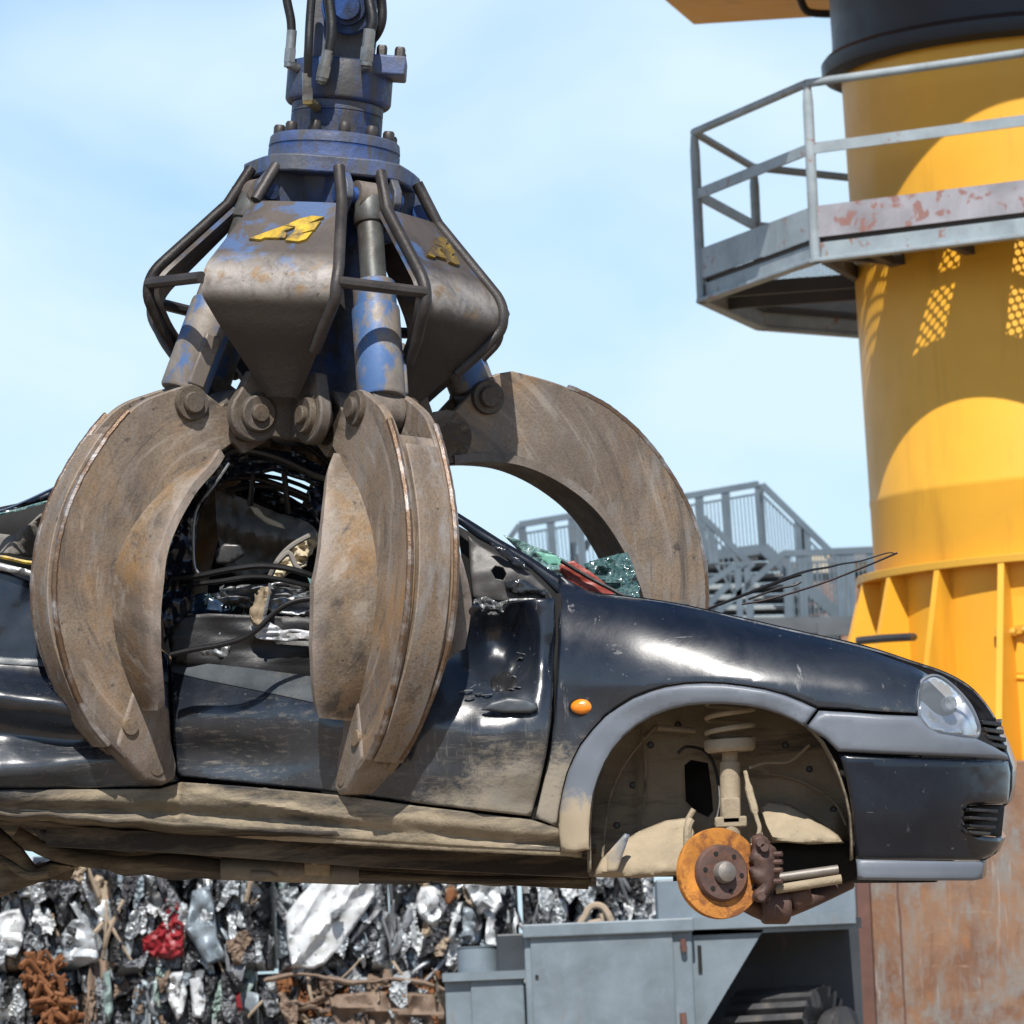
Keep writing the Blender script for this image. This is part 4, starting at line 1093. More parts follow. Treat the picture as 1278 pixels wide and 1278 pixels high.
# strut, spring and brake
st = MB(); st.tube([C(911, 928, .15), C(911, 955, .15)], .0215, 16); st.tube([C(911, 952, .15), C(912, 1045, .13)], .0275, 18)
strut = st.build('suspension_strut', M['mud'], car)
ss = MB(); ss.lathe([(.025, -.012), (.06, -.014), (.068, -.006), (.070, .012), (.066, .02), (.028, .022)], frame(C(911, 932, .15), (-.02, 0, 1)), 30); ss.build('spring_seat', M['mud'], strut)
pts = []
for k in range(64):
    a = k * 2 * pi / 20; q = C(911, 924 - k * .95, .15); pts.append(q + Vector((.062 * cos(a), .062 * sin(a), 0)))
sp = MB(); sp.tube(pts, .0075, 8); sp.build('coil_spring', M['mud'], strut)
cl_ = MB(); cl_.box(C(912, 1026, .12), (.085, .03, .03)); cl_.box(C(912, 1012, .12), (.05, .03, .07)); cl_.build('clamp', M['mud'], strut, bev=.005)
tpx('brake_hose', [(930, 962, .12), (936, 990, .11), (940, 1004, .10), (944, 1020, .09), (948, 1034, .08), (944, 1048, .07), (938, 1056, .06)], lambda s: .0105 if .1 < s < .45 else .006, M['mud'], car, 4, 8)
tpx('anti_roll_link', [(862, 1024, .10), (858, 1034, .09), (858, 1060, .09)], .012, M['mud'], car, 3, 8)
tpx('bracket_stub', [(866, 1010, .10), (858, 1024, .10)], .008, M['mud'], car, 1, 8)
tpx('steering_rod', [(820, 908, .20), (868, 912, .22)], .008, M['liner'], car, 1, 8)
dn = Vector((.40, -.91, .06)).normalized()
dc = C(898, 1090, .04)
DF = frame(dc, dn, (0, 0, 1))
ds = MB(); ds.lathe([(.06, .004), (.069, .006), (.119, .006), (.1205, .003), (.1205, -.012), (.117, -.014), (.06, -.014)], DF, 64, cap=False)
disc = ds.build('brake_disc', M['disc'], car, ang=30)
hb = MB()
hb.lathe([(.077, .002), (.074, .018), (.070, .023), (.036, .025), (.030, .022), (.001, .022)], DF, 48); hub_ = hb.build('hub', M['hub'], disc, ang=30)
cb = MB(); cb.lathe([(.029, .015), (.030, .036), (.026, .048), (.014, .054), (.001, .055)], DF, 26); cb.build('hub_cap', M['cap'], disc)
hh = MB()
for k in range(6):
    a = 2 * pi * k / 6 + .35; hh.lathe([(.0065, .0), (.0065, .0258), (.0001, .0259)], DF @ Matrix.Translation((.053 * cos(a), .053 * sin(a), 0)), 14)
hh.build('bolt_holes', M['void'], disc)['kind'] = 'stuff'  # raised black discs, the shade of the holes put into their colour
# caliper
def d_cal(x, y): return .03 + .008 * nz(x / 13, y / 11, 2) + .02 * sm(955, 975, x)
panel('brake_caliper', [(938, 1044), (948, 1039), (958, 1046), (960, 1052), (968, 1058), (973, 1072), (972, 1092), (966, 1108), (960, 1116), (956, 1126), (944, 1126), (938, 1120), (940, 1112), (946, 1106), (938, 1098), (934, 1084), (940, 1080), (934, 1072), (938, 1060)], d_cal, M['caliper'], car, 4, roll=6, rolld=.03, thick=.05)
bb = MB()
for y in (1066, 1076, 1086, 1100): bb.lathe([(.0001, .012), (.007, .012), (.008, -.01)], frame(C(971, y, .04), (1, -.5, 0)), 8)
for x, y in ((950, 1119), (949, 1052), (954, 1058)): bb.lathe([(.0001, .016), (.011, .016), (.013, .01), (.013, -.01)], frame(C(x, y, .03), (0, -1, 0)), 10)
bb.build('caliper_bolts', M['hub'], car)['kind'] = 'stuff'
kn = MB(); kn.tube([C(950, 1130, .15), C(985, 1130, .16)], .05, 12); kn.tube([C(985, 1125, .15), C(1008, 1112, .16)], .035, 10); kn.box(C(1000, 1118, .16), (.05, .06, .05)); kn.build('steering_knuckle', M['caliper'], car, bev=.01)
tb = MB(); tb.tube([C(968, 1096, .11), C(1046, 1085, .12)], .0125, 12); tb.build('control_arm', M['cap'], car)
tb = MB(); tb.tube([C(968, 1110, .10), C(1050, 1097, .11)], .0125, 12); tb.build('control_arm', M['mud'], car)
tpx('drive_shaft', [(930, 1128, .16), (960, 1140, .17), (1000, 1128, .22), (1060, 1100, .3)], .022, M['caliper'], car, 4, 10)
panel('engine_undertray', [(940, 1048), (1068, 1050), (1068, 1098), (1010, 1112), (960, 1120), (940, 1100)], lambda x, y: .26, M['void'], car, 20, thick=.02)

for pts_ in ([(752, 1070, .20), (760, 1000, .262), (782, 950, .27), (820, 905, .275)], [(960, 965, .262), (1000, 975, .262), (1040, 1000, .25), (1056, 1030, .23)], [(800, 900, .27), (806, 960, .272), (802, 1020, .262)]):
    tpx('liner_seam', pts_, .0035, M['liner'], car, 5, 6)
for x_, y_ in ((790, 980), (812, 930), (1010, 960), (1040, 1010), (980, 930), (846, 905), (770, 1030)):
    q_ = MB(); q_.lathe([(.001, .006), (.006, .006), (.009, .002), (.009, -.01)], frame(C(x_, y_, d_wall(x_, y_) - .002), (0, -1, 0)), 10); q_.build('liner_clip', M['black'], car)
tpx('sensor_cable', [(846, 940, .24), (858, 932, .23), (880, 938, .20), (893, 960, .18), (898, 1000, .15), (892, 1030, .12)], .0045, M['rubber'], car, 6, 7)
tpx('brake_pipe', [(1010, 930, .25), (985, 950, .24), (955, 952, .2), (936, 958, .14)], .0042, M['mud'], car, 6, 7)
q_ = MB(); q_.lathe([(.04, -.030), (.106, -.030), (.110, -.024), (.110, -.020)], DF, 40, cap=False); q_.build('splash_shield', M['caliper'], car)
C = _C0
# ---- underbody
mb = MB(); rows = []
for k in range(15):
    u = k / 14
    rows.append([C(x, interp(x, [(-360, 1020), (0, 1024), (200, 1036), (450, 1053), (740, 1068)]) - 12 + interp(x, [(-360, 30), (60, 42), (160, 66), (740, 43)]) * u + 5 * nz(x / 40, u * 6) + 3 * sin(u * 20), .13 + u * 1.25) for x in range(-360, 745, 12)])
mb.grid(rows); mb.build('floor_pan', M['under'], car, thick=.01)
for y0, d_, w_ in ((12, .30, .05), (22, .62, .07)):
    mb = MB(); pts = [C(x, interp(x, [(0, 1030), (200, 1040), (450, 1058), (735, 1072)]) + y0, d_) for x in range(60, 736, 25)]
    for a, b in zip(pts, pts[1:]): mb.beam(a, b, .10, w_)
    mb.build('chassis_rail', M['under'], car)
tpx('exhaust_pipe', [(20, 1040, .5), (60, 1062, .5), (100, 1072, .5), (160, 1078, .48), (210, 1074, .46), (250, 1078, .45), (285, 1083, .45)], .021, M['under'], car, 5, 12)
mf = MB(); mf.tube([C(276, 1084, .45), C(284, 1084, .45), C(440, 1090, .45), C(448, 1090, .45)], .032, 18); muf = mf.build('exhaust_silencer', m_simple('grey_silencer', (.16, .155, .14), .55, .4, .25, 9, .3, dirt=MUD, dirtamt=.35), car)
panel('paper_label', [(312, 1087), (336, 1087), (348, 1095), (314, 1095)], lambda x, y: .412, M['fabric'], muf, 6)
panel('heat_mark', [(380, 1076), (412, 1078), (412, 1094), (380, 1092)], lambda x, y: .414, M['mud'], muf, 6)
tpx('rear_exhaust', [(448, 1090, .45), (560, 1096, .45), (738, 1099, .45)], .009, M['under'], car, 3, 8)
for a in ([(150, 1050, .35), (190, 1058, .34), (225, 1060, .34)], [(310, 1066, .35), (370, 1072, .34), (425, 1077, .34)]):
    tpx('fuel_line', a, .006, M['bluebright'], car, 4, 6)
panel('heat_shield', [(40, 1034), (120, 1042), (175, 1050), (170, 1066), (110, 1056), (50, 1048)], lambda x, y: .38, M['darkmetal'], car, 8)
# rear axle beam and trailing arm hanging down at the left
panel('rear_axle', [(-300, 1040), (-60, 1030), (0, 1032), (28, 1058), (46, 1082), (64, 1076), (104, 1080), (70, 1094), (30, 1108), (0, 1120), (-120, 1150), (-300, 1150)], lambda x, y: .50 + .03 * nz(x / 25, y / 25), m_mud('rust_dirt_axle', .55, (.03, .022, .018), .55, 7), car, 8, roll=8, rolld=.03, thick=.05)
tpx('axle_tube', [(-60, 1052, .46), (0, 1072, .44), (34, 1092, .43), (60, 1090, .43)], .012, M['under'], car, 4, 8)
for k in range(26):      # things hanging from the bottom edge
    x = random.uniform(140, 735); y = interp(x, [(140, 1092), (450, 1098), (735, 1101)])
    if k % 3 == 0:
        tpx('clip', [(x, y - 6, .6), (x + random.uniform(-2, 2), y + random.uniform(1, 4), .6)], .004, M['black'], car, 1, 5)

# ---- cabin seen through the torn opening
panel('cabin_backing', [(150, 640), (215, 625), (270, 632), (420, 640), (470, 700), (640, 690), (690, 745), (690, 900), (210, 860), (150, 760)], lambda x, y: .95, M['void'], car, 40, thick=.01)  # black backing sheet that hides the sky and stands in for the dark cabin
def d_head(x, y): return .62 + .05 * nz(x / 30, y / 30, 1) - .10 * math.exp(-((y - 655 - .22 * (x - 280)) / 12) ** 2) + .06 * abs(nz(x / 18, y / 24, 5))
panel('roof_lining', [(268, 612), (300, 620), (345, 640), (385, 652), (400, 672), (372, 690), (352, 712), (300, 722), (276, 700), (270, 650)], d_head, M['fabric'], car, 5, thick=.005)
panel('roof_lining', [(312, 632), (322, 634), (330, 644), (352, 654), (356, 660), (334, 654), (318, 642)], lambda x, y: .50, M['cream'], car, 5)
panel('crushed_roof', [(232, 600), (262, 566), (300, 552), (340, 548), (390, 566), (426, 590), (426, 606), (380, 588), (330, 582), (290, 586), (262, 604), (240, 640)], lambda x, y: .80 + .02 * nz(x / 24, y / 8, 4), M['black'], car, 6, thick=.01)
panel('crushed_roof', [(286, 604), (320, 616), (360, 632), (410, 650), (430, 640), (430, 690), (370, 690), (290, 640)], lambda x, y: .82 + .02 * nz(x / 24, y / 8, 6), M['black'], car, 6, thick=.01)
panel('crushed_roof', [(262, 592), (290, 574), (330, 560), (372, 566), (424, 594), (424, 612), (388, 600), (350, 588), (306, 590), (270, 606), (250, 630), (240, 622)], lambda x, y: .36 + .05 * abs(nz(x / 22, y / 9, 12)) - .03 * math.exp(-((y - 572 - .1 * (x - 330)) / 4) ** 2), M['paint_clean'], car, 4, thick=.006, ang=25)
panel('crushed_roof', [(384, 612), (402, 606), (426, 620), (426, 716), (412, 712), (398, 690), (404, 660), (388, 636)], lambda x, y: .34 + .05 * abs(nz(x / 9, y / 16, 2)), M['paint_clean'], car, 4, thick=.006, ang=25)
def d_roof(x, y): return .75 + .035 * nz(x / 34, y / 9, 2)
panel('crushed_roof', [(288, 600), (300, 596), (345, 612), (400, 640), (418, 655), (402, 668), (372, 648), (330, 628), (290, 616)], d_roof, M['paint_clean'], car, 5, thick=.006)
panel('crushed_roof', [(176, 590), (262, 572), (300, 580), (380, 566), (420, 585), (425, 612), (398, 604), (340, 586), (300, 596), (250, 606), (215, 640), (180, 640)], lambda x, y: .70 + .025 * nz(x / 30, y / 14, 7) + .004 * (600 - y), M['paint_clean'], car, 6, thick=.006)
for pts, r in (([(262, 590, .3), (275, 572, .3), (300, 562, .32), (345, 572, .34), (390, 592, .36), (424, 602, .36)], .017),
               ([(286, 578, .42), (304, 545, .42), (322, 532, .42), (350, 541, .44), (388, 560, .45), (424, 592, .46)], .013),
               ([(288, 590, .5), (310, 575, .5), (360, 582, .5), (425, 612, .5)], .012), ([(310, 560, .36), (350, 568, .37), (400, 588, .38)], .010),
               ([(300, 590, .6), (360, 600, .6), (424, 628, .6)], .010), ([(328, 592, .62), (334, 606, .62)], .012), ([(398, 586, .6), (392, 640, .6)], .016)):
    tpx('roof_frame', pts, r, M['black'], car, 5, 8, .6)
for pts_ in ([(262, 600, .5), (310, 596, .52), (360, 610, .54), (426, 640, .56)], [(282, 612, .55), (330, 606, .55), (380, 622, .56), (428, 650, .58)], [(270, 586, .5), (340, 580, .5), (428, 622, .52)], [(352, 566, .5), (360, 640, .56)], [(318, 574, .5), (312, 630, .55)]):
    tpx('roof_frame', pts_, .014, M['black'], car, 5, 8, .6)
panel('door_pillar', [(262, 578), (284, 576), (276, 600), (262, 620), (250, 640), (243, 700), (240, 760), (205, 800), (196, 740), (208, 690), (222, 630), (236, 604)], lambda x, y: .26 + .05 * nz(x / 14, y / 22, 2), M['paint_clean'], car, 5, roll=7, rolld=.03, thick=.012)
tpx('pillar_edge', [(286, 578, .22), (270, 602, .22), (244, 640, .23), (242, 700, .24), (248, 716, .24)], .004, M['chrome'], car, 4, 6)
panel('cream_padding', [(345, 700), (358, 682), (378, 672), (396, 666), (404, 672), (390, 684), (382, 704), (366, 712), (352, 722), (340, 720)], lambda x, y: .46 + .04 * nz(x / 8, y / 8, 3), M['cream'], car, 4, thick=.006)
for pts in ([(336, 722, .42), (348, 698, .40), (366, 680, .40), (392, 666, .42)], [(346, 702, .38), (360, 690, .38), (368, 704, .38), (374, 712, .38)]):
    tpx('trim_strip', pts, .008, M['fabric'], car, 4, 7)
tpx('belt_seal', [(214, 722, .26), (250, 718, .24), (290, 710, .22), (330, 706, .22), (370, 712, .22), (410, 726, .24), (470, 742, .26)], .0125, M['rubber'], car, 5, 9, .7)
tpx('belt_seal', [(214, 732, .30), (270, 726, .28), (330, 720, .27), (410, 738, .30)], .010, M['rubber'], car, 5, 9, .7)
def d_crum(x, y): return .30 + .035 * nz(x / 34, y / 6, 2) + .008 * nz(x / 9, y / 4, 6)
panel('torn_door_skin', [(262, 742), (300, 730), (350, 728), (404, 732), (440, 760), (404, 772), (360, 766), (320, 760), (280, 754)], d_crum, M['chrome'], car, 4, thick=.006)
panel('torn_door_skin', [(226, 752), (250, 740), (262, 744), (290, 760), (284, 768), (250, 768), (230, 764)], lambda x, y: .36 + .02 * nz(x / 9, y / 9), m_simple('blue_glass_plate', (.018, .038, .075), .25, 0, .3, 20, .1), car, 5)
panel('torn_door_skin', [(238, 786), (262, 784), (292, 788), (300, 800), (284, 806), (240, 804)], lambda x, y: .31 + .010 * nz(x / 9, y / 7), M['chrome'], car, 4, thick=.005)
panel('torn_door_skin', [(250, 812), (270, 804), (288, 806), (284, 820), (262, 826)], lambda x, y: .30 + .010 * nz(x / 9, y / 7), M['chrome'], car, 4, thick=.005)
panel('torn_door_skin', [(310, 782), (336, 776), (352, 786), (404, 788), (404, 800), (360, 800), (320, 796)], lambda x, y: .26 + .012 * nz(x / 26, y / 4), m_simple('highlight_white_metal', (.50, .52, .55), .5, .2, .35, 12, .6, 24, dirt=(.1, .1, .1), dirtamt=.4, dscale=10), car, 4, thick=.005)  # pale strip whose colour stands in for a white highlight on the torn skin
panel('inner_door', [(205, 770), (260, 766), (330, 768), (404, 770), (470, 770), (520, 840), (404, 862), (300, 840), (215, 828)], lambda x, y: .20 + .10 + .012 * nz(x / 50, y / 12, 3), M['rubber'], car, 7, thick=.006)
panel('metal_bracket', [(322, 736), (332, 733), (338, 735), (328, 782), (316, 780), (312, 772)], lambda x, y: .24 + .008 * nz(x / 4, y / 12), m_simple('brown_bracket', (.26, .20, .13), .6, .2, .25, 12, .4), car, 3, thick=.01)
tpx('bracket_edge', [(337, 728, .235), (334, 750, .23), (327, 784, .23)], .005, M['chrome'], car, 3, 6)
tpx('hanging_seal', [(214, 817, .13), (240, 811, .11), (275, 805, .08), (305, 796, .055), (325, 782, .04), (345, 763, .035), (370, 750, .03), (410, 746, .03), (450, 748, .06)], .0105, M['rubber'], car, 6, 10, .7)
panel('hinge_plate', [(268, 688), (280, 678), (300, 680), (306, 692), (290, 702), (270, 704)], lambda x, y: .34, M['black'], car, 5, thick=.01)
for k in range(30):      # splinters of glass and trim in the opening
    x, y = random.choice([(410, 700), (395, 722), (300, 760), (275, 748)]); x += random.gauss(0, 9); y += random.gauss(0, 7)
    mb = MB(); p = C(x, y, .33 + random.uniform(-.04, .05))
    a = [p + Vector((random.uniform(-.02, .02), random.uniform(-.02, .02), random.uniform(-.02, .02))) for _ in range(3)]
    mb.add(a, [(0, 1, 2)])
    mb.build('glass_splinter', M['craze'] if k % 2 else M['chrome'], car, smooth=False, thick=.002)

# left rear: crushed roof piece, lining and black opening
panel('rear_roof', [(-360, 640), (-160, 650), (-40, 645), (8, 634), (36, 622), (70, 606), (110, 600), (110, 622), (60, 626), (10, 640), (-60, 652), (-360, 664)], lambda x, y: .30 + .02 * nz(x / 30, y / 10), M['paint_clean'], car, 7, roll=5, rolld=.03, thick=.008)
tpx('rear_seal', [(-60, 652, .30), (8, 640, .30), (60, 626, .29), (90, 624, .29)], .004, M['craze'], car, 3, 6)
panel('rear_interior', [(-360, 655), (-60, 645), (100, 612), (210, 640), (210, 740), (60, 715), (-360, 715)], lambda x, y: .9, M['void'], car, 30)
def d_cloth(x, y): return .40 + .06 * sin((x - 8) / 11 + y / 30) * .6 + .02 * nz(x / 15, y / 15)
panel('rear_lining', [(-200, 668), (0, 666), (18, 668), (32, 660), (52, 642), (64, 640), (60, 690), (36, 696), (12, 690), (-200, 700)], d_cloth, M['fabric'], car, 5, thick=.005)
tpx('wiring', [(-40, 692, .34), (0, 695, .34), (16, 698, .34), (34, 702, .34), (60, 704, .34)], .006, M['emblem'], car, 3, 6)
panel('rear_sill_trim', [(-200, 700), (0, 702), (40, 712), (60, 722), (30, 718), (0, 712), (-200, 708)], lambda x, y: .24, M['chrome'], car, 6)

# ---- A pillar, mirror plate, windscreen
def d_pil(x, y): return .20 + .003 * nz(x / 40, y / 40) + .0004 * (745 - y)
panel('pillar', [(515, 606), (556, 631), (567, 637), (596, 655), (624, 673), (645, 685), (664, 696), (686, 711), (709, 726), (730, 735), (752, 742), (730, 748), (701, 748), (692, 738), (676, 722), (661, 709), (640, 697), (618, 684), (596, 672), (575, 656), (556, 645), (515, 618)], d_pil, M['paint_clean'], car, 6, roll=5, rolld=.014, thick=.012)
panel('mirror_plate', [(584, 668), (600, 680), (622, 692), (644, 704), (664, 717), (680, 732), (691, 746), (692, 755), (640, 753), (610, 750), (590, 748), (586, 710)], lambda x, y: .17 + .004 * nz(x / 16, y / 16) + .03 * sm(720, 680, y), M['platep'], car, 5, holes=[[(613, 712), (618, 706), (628, 708), (632, 716), (628, 724), (618, 722)]], roll=3, rolld=.012, thick=.008)
panel('mirror_arm', [(628, 726), (640, 721), (656, 722), (670, 732), (682, 736), (688, 748), (680, 748), (668, 742), (650, 744), (632, 738)], lambda x, y: .145 + .008 * nz(x / 9, y / 9), m_simple('glossy_black_arm', (.02, .024, .03), .12, 0, .3, 9, .2, 30, coat=.6), car, 4, roll=6, rolld=.025, thick=.01)
tpx('window_ledge', [(636, 750, .13), (660, 749, .12), (692, 752, .12)], .006, M['chrome'], car, 2, 6)
panel('torn_edge', [(592, 748), (606, 744), (622, 752), (634, 748), (630, 762), (616, 770), (604, 764), (592, 764)], lambda x, y: .12 + .03 * nz(x / 5, y / 5, 3), M['chrome'], car, 3, thick=.004)
panel('pillar_backing', [(570, 655), (600, 672), (640, 695), (665, 708), (695, 738), (700, 770), (660, 790), (585, 760)], lambda x, y: .30, M['void'], car, 20)
for o_, z_ in (([(612, 676), (634, 684), (652, 700), (662, 712), (646, 708), (626, 694)], .16),):
    panel('crumpled_pillar_skin', o_, lambda x, y: z_ + .010 * nz(x / 12, y / 12, 4), m_simple('crumpled_black_gloss', (.015, .018, .025), .18, 0, .3, 9, .8, 40), car, 4, thick=.006)
def d_scr(x, y): return .50 + .04 * nz(x / 30, y / 22, 3) + .010 * nz(x / 9, y / 9, 5)
panel('windscreen', [(628, 668), (650, 676), (680, 686), (704, 698), (725, 708), (760, 728), (790, 744), (760, 752), (720, 742), (690, 722), (660, 700)], d_scr, M['craze'], car, 5, thick=.005)
panel('windscreen_heap', [(728, 704), (745, 698), (765, 693), (783, 689), (790, 705), (796, 725), (799, 752), (770, 752), (748, 738)], lambda x, y: .44 + .03 * nz(x / 16, y / 9, 8) + .001 * (750 - y), m_craze('crumpled_teal_glass', (.04, .11, .11), 1.0, .35), car, 4, thick=.006)
panel('windscreen_sticker', [(668, 688), (694, 693), (705, 706), (682, 704)], lambda x, y: .36, M['sticker'], car, 4)
panel('dashboard', [(700, 704), (716, 700), (738, 714), (762, 734), (770, 748), (740, 742), (712, 726), (698, 712)], lambda x, y: .34 + .006 * nz(x / 16, y / 9), M['redplastic'], car, 4, thick=.01)
tpx('windscreen_rubber', [(700, 700, .32), (730, 718, .32), (760, 734, .31), (790, 747, .30), (860, 755, .29)], .006, M['rubber'], car, 4, 6)
# wiper
wp = MB()
wp.tube([C(x, y, z) for x, y, z in catmull([(884, 760, .55), (930, 742, .50), (985, 721, .45), (1000, 716, .44)], 4)], lambda s: .0035 + .003 * s, 7)
wiper = wp.build('wiper_arm', M['black'], car)
wb = MB(); wb.tube([C(x, y, z) for x, y, z in catmull([(985, 720, .45), (1010, 712, .44), (1034, 708, .43), (1050, 704, .42), (1075, 700, .41), (1108, 690, .40), (1118, 692, .40)], 4)], lambda s: .008 - .0055 * s, 7, flat=.5)
wb.tube([C(x, y, z) for x, y, z in catmull([(934, 748, .48), (970, 735, .46), (990, 731, .45), (1000, 726, .45)], 4)], .0036, 6)
wb.build('wiper_bridge', M['black'], wiper)
wr = MB(); wr.tube([C(x, y, z) for x, y, z in catmull([(926, 754, .48), (960, 748, .47), (1020, 730, .44), (1070, 711, .42), (1120, 690, .40)], 4)], .0052, 6, flat=.6)
wr.build('wiper_blade', m_simple('worn_wiper_rubber', (.05, .035, .035), .6, 0, .3, 9, .2), wiper)
# door details: handle, torn trim
panel('door_handle', [(600, 886), (612, 876), (634, 870), (656, 872), (670, 878), (672, 886), (662, 890), (630, 890)], lambda x, y: d_door(x, 900) - .012, M['strip'], car, 4, roll=4, rolld=.010, thick=.008)
panel('lock_cup', [(610, 850), (622, 838), (638, 838), (647, 850), (640, 862), (616, 864)], lambda x, y: d_door(x, y) - .006, M['black'], car, 4, roll=6, rolld=.02, thick=.006, smooth_k=3)
for k in range(9):
    x = random.uniform(572, 664); y = 858 + random.uniform(-8, 20) if x < 620 else random.uniform(810, 870)
    a = random.uniform(-.5, .3); L = random.uniform(8, 26) if x < 630 else random.uniform(5, 12)
    tpx('torn_sliver', [(x, y, d_door(x, y) - .004), (x + L * cos(a) * .5, y + L * sin(a) * .5 + random.uniform(-2, 2), d_door(x, y) - .012), (x + L * cos(a), y + L * sin(a), d_door(x + L, y) - .006)], .0038, M['chrome'], car, 3, 5, .5)
# ------------------------------------------------------------------ crane pedestal
YC = 34.3
CB = W(1318, 690, YC); CT = W(1277, 110, YC)
CAX = (CT - CB).normalized(); RC = 228 * YC / 6000
crane = empty('crane_pedestal', W(1290, 1278, YC), 'tall yellow crane pedestal with a grey railed platform round its column', 'crane')
def ax(py):      # point on the column's axis at the height of a pixel row
    k = (py - 690) / (110 - 690.); return CB + (CT - CB) * k
CF = lambda py: frame(ax(py), CAX, (1, 0, 0))
mb = MB()
def colring(py0, py1, r0, r1): return [(r0, 0), (r1, (ax(py1) - ax(py0)).dot(CAX))]
L_ = lambda py: (ax(py) - ax(950)).dot(CAX)
mb.lathe([(RC, 0), (RC, L_(620)), (RC + .004, L_(618)), (RC + .004, L_(612)), (RC, L_(610)), (RC, L_(150)), (RC, L_(60))], CF(950), 96)
mb.build('column', M['yellow'], crane, ang=20)
mb = MB(); mb.lathe([(RC, L_(716)), (RC + .13, L_(716)), (RC + .135, L_(715)), (RC + .135, L_(707)), (RC + .13, L_(706)), (RC, L_(706))], CF(950), 96, cap=False)
mb.build('base_flange', M['yrust'], crane, ang=25)
for k in range(18):
    a = radians(20 * k + 8)
    u = Vector((cos(a), sin(a), 0)); u = (u - CAX * u.dot(CAX)).normalized(); sd = CAX.cross(u)
    o0 = ax(714); dn_ = -CAX
    Mx = Matrix(((u.x, CAX.x, sd.x, o0.x), (u.y, CAX.y, sd.y, o0.y), (u.z, CAX.z, sd.z, o0.z), (0, 0, 0, 1)))
    g = MB(); g.prism([(RC - .01, 0), (RC + .125, 0), (RC + .135, -.04), (RC + .56, -1.5), (RC - .01, -1.5)], Mx, -.022, .022)
    g.build('gusset', M['yellow'], crane, smooth=False)
mb = MB(); mb.lathe([(RC + .7, L_(978)), (RC + .7, L_(962)), (RC, L_(962))], CF(950), 64, cap=False); mb.build('base_plate', M['yrust'], crane)
# access hatch on the column
def onc(px, py, dr):
    """point on the column's near face at a pixel, dr outside the surface"""
    y = YC - RC
    for _ in range(12):
        p = W(px, py, y); q = p - CB; h = q.dot(CAX); rr = (q - CAX * h).length
        y += (rr - (RC + dr)) * .8
    return W(px, py, y)
mb = MB(); ring = catmull([(1256, 745), (1256, 790), (1259, 838), (1266, 845), (1290, 846), (1330, 842), (1340, 830), (1340, 740)], 4)
mb.tube([onc(x, y, .005) for x, y in ring], .012, 6); hatch = mb.build('access_hatch', M['yellow'], crane)
mb = MB(); mb.grid([[onc(x, y, .004) for x in range(1258, 1340, 9)] for y in range(744, 846, 12)]); mb.build('hatch_plate', M['yellow'], hatch)
mb = MB(); mb.beam(onc(1242, 789, .03), onc(1290, 784, .03), .05, .06); mb.tube([onc(1252, 790, .07), onc(1268, 789, .07)], .03, 8); mb.tube([onc(1276, 786, .05), onc(1296, 785, .05)], .022, 8)
mb.build('hinge', M['yrust'], hatch)
tp_ = MB(); tp_.tube([W(1070, 800, 33.0), W(1100, 797, 32.9), W(1136, 795, 32.7), W(1140, 795, 32.9)], .028, 8); tp_.build('pipe', M['darkmetal'], crane)
# collar and slewing drum
mb = MB(); mb.lathe([(RC, L_(86)), (RC + .06, L_(88)), (RC + .128, L_(82)), (RC + .14, L_(76)), (RC + .14, L_(66)), (RC + .11, L_(60)), (RC + .06, L_(58)), (RC + .05, L_(40)), (RC + .05, L_(-60))], CF(950), 96)
mb.build('slewing_collar', M['navy'], crane, ang=30)
zb = W(893, 30, 37.5).z
house = [(1.59, 37.5), (.20, 31.95), (5.5, 31.7), (6.4, 37.0)]
mb = MB(); mb.prism(house, Matrix.Translation((0, 0, 0)), zb, zb + 2.6); mb.build('crane_house', M['yellow'], crane, bev=.02)
mb = MB(); mb.tube([W(x, y, 36.4) for x, y in catmull([(994, -25), (998, -6), (1004, 10), (1014, 16), (1044, 17), (1070, 14)], 5)], .032, 9); mb.build('hose', M['rubber'], crane)

# platform
ZD = W(1018, 328, 33.0).z
def PZ(px, py, z):
    d = ray(px, py); t = (z - CAMZ) / d.z; return CAM + d * t
FL = PZ(1018, 328, ZD); LL = PZ(876, 378, ZD); BL = PZ(950, 412, ZD)
fdir = (PZ(1278, 297, ZD) - FL); FR = FL + fdir * 1.5
cxy = ax(350)
BL2 = BL + Vector((1.7, 1.5, 0)); B3 = Vector((5.9, 37.2, ZD)); BR = Vector((6.3, 34.0, ZD))
poly = [FR, FL, LL, BL, BL2, B3, BR]
platform = MB()
E2 = lambda v, h: Vector((v.x, v.y, ZD + h))
cen = sum(poly, Vector()) / len(poly)
for a, b in zip(poly, poly[1:] + poly[:1]):
    n_ = Vector((-(b - a).y, (b - a).x, 0)).normalized()
    if n_.dot(cen - a) < 0: n_ = -n_
    platform.beam(E2(a, .014), E2(b, .014), .09, .028); platform.beam(E2(a + n_ * .02, .085), E2(b + n_ * .02, .085), .012, .11)
pf = platform.build('platform', M['rail'], crane, smooth=False, bev=.006)
ins = [E2(p + (cen - p).normalized() * .06, .15) for p in poly]
mb = MB(); mb.add(ins, [tuple(range(len(ins)))]); mb.build('deck_plate', M['grate'], pf, smooth=False)
mb = MB()
for t_ in (.12, .36, .60, .84):      # joists below the deck
    a = poly[0].lerp(poly[1], t_); b = poly[6].lerp(poly[4], t_)
    mb.beam(E2(a.lerp(b, .03), .085), E2(b, .085), .07, .11)
mb.beam(E2(LL.lerp(BL, .4), .085), E2(LL.lerp(BL, .4) + Vector((4, -.9, 0)), .085), .06, .1)
mb.beam(E2(FL, .085), E2(BL2, .085), .06, .1)
mb.beam(E2(LL, .08), E2(cxy, .08), .06, .1); mb.beam(E2(FL, .08), E2(cxy, .08), .06, .1)
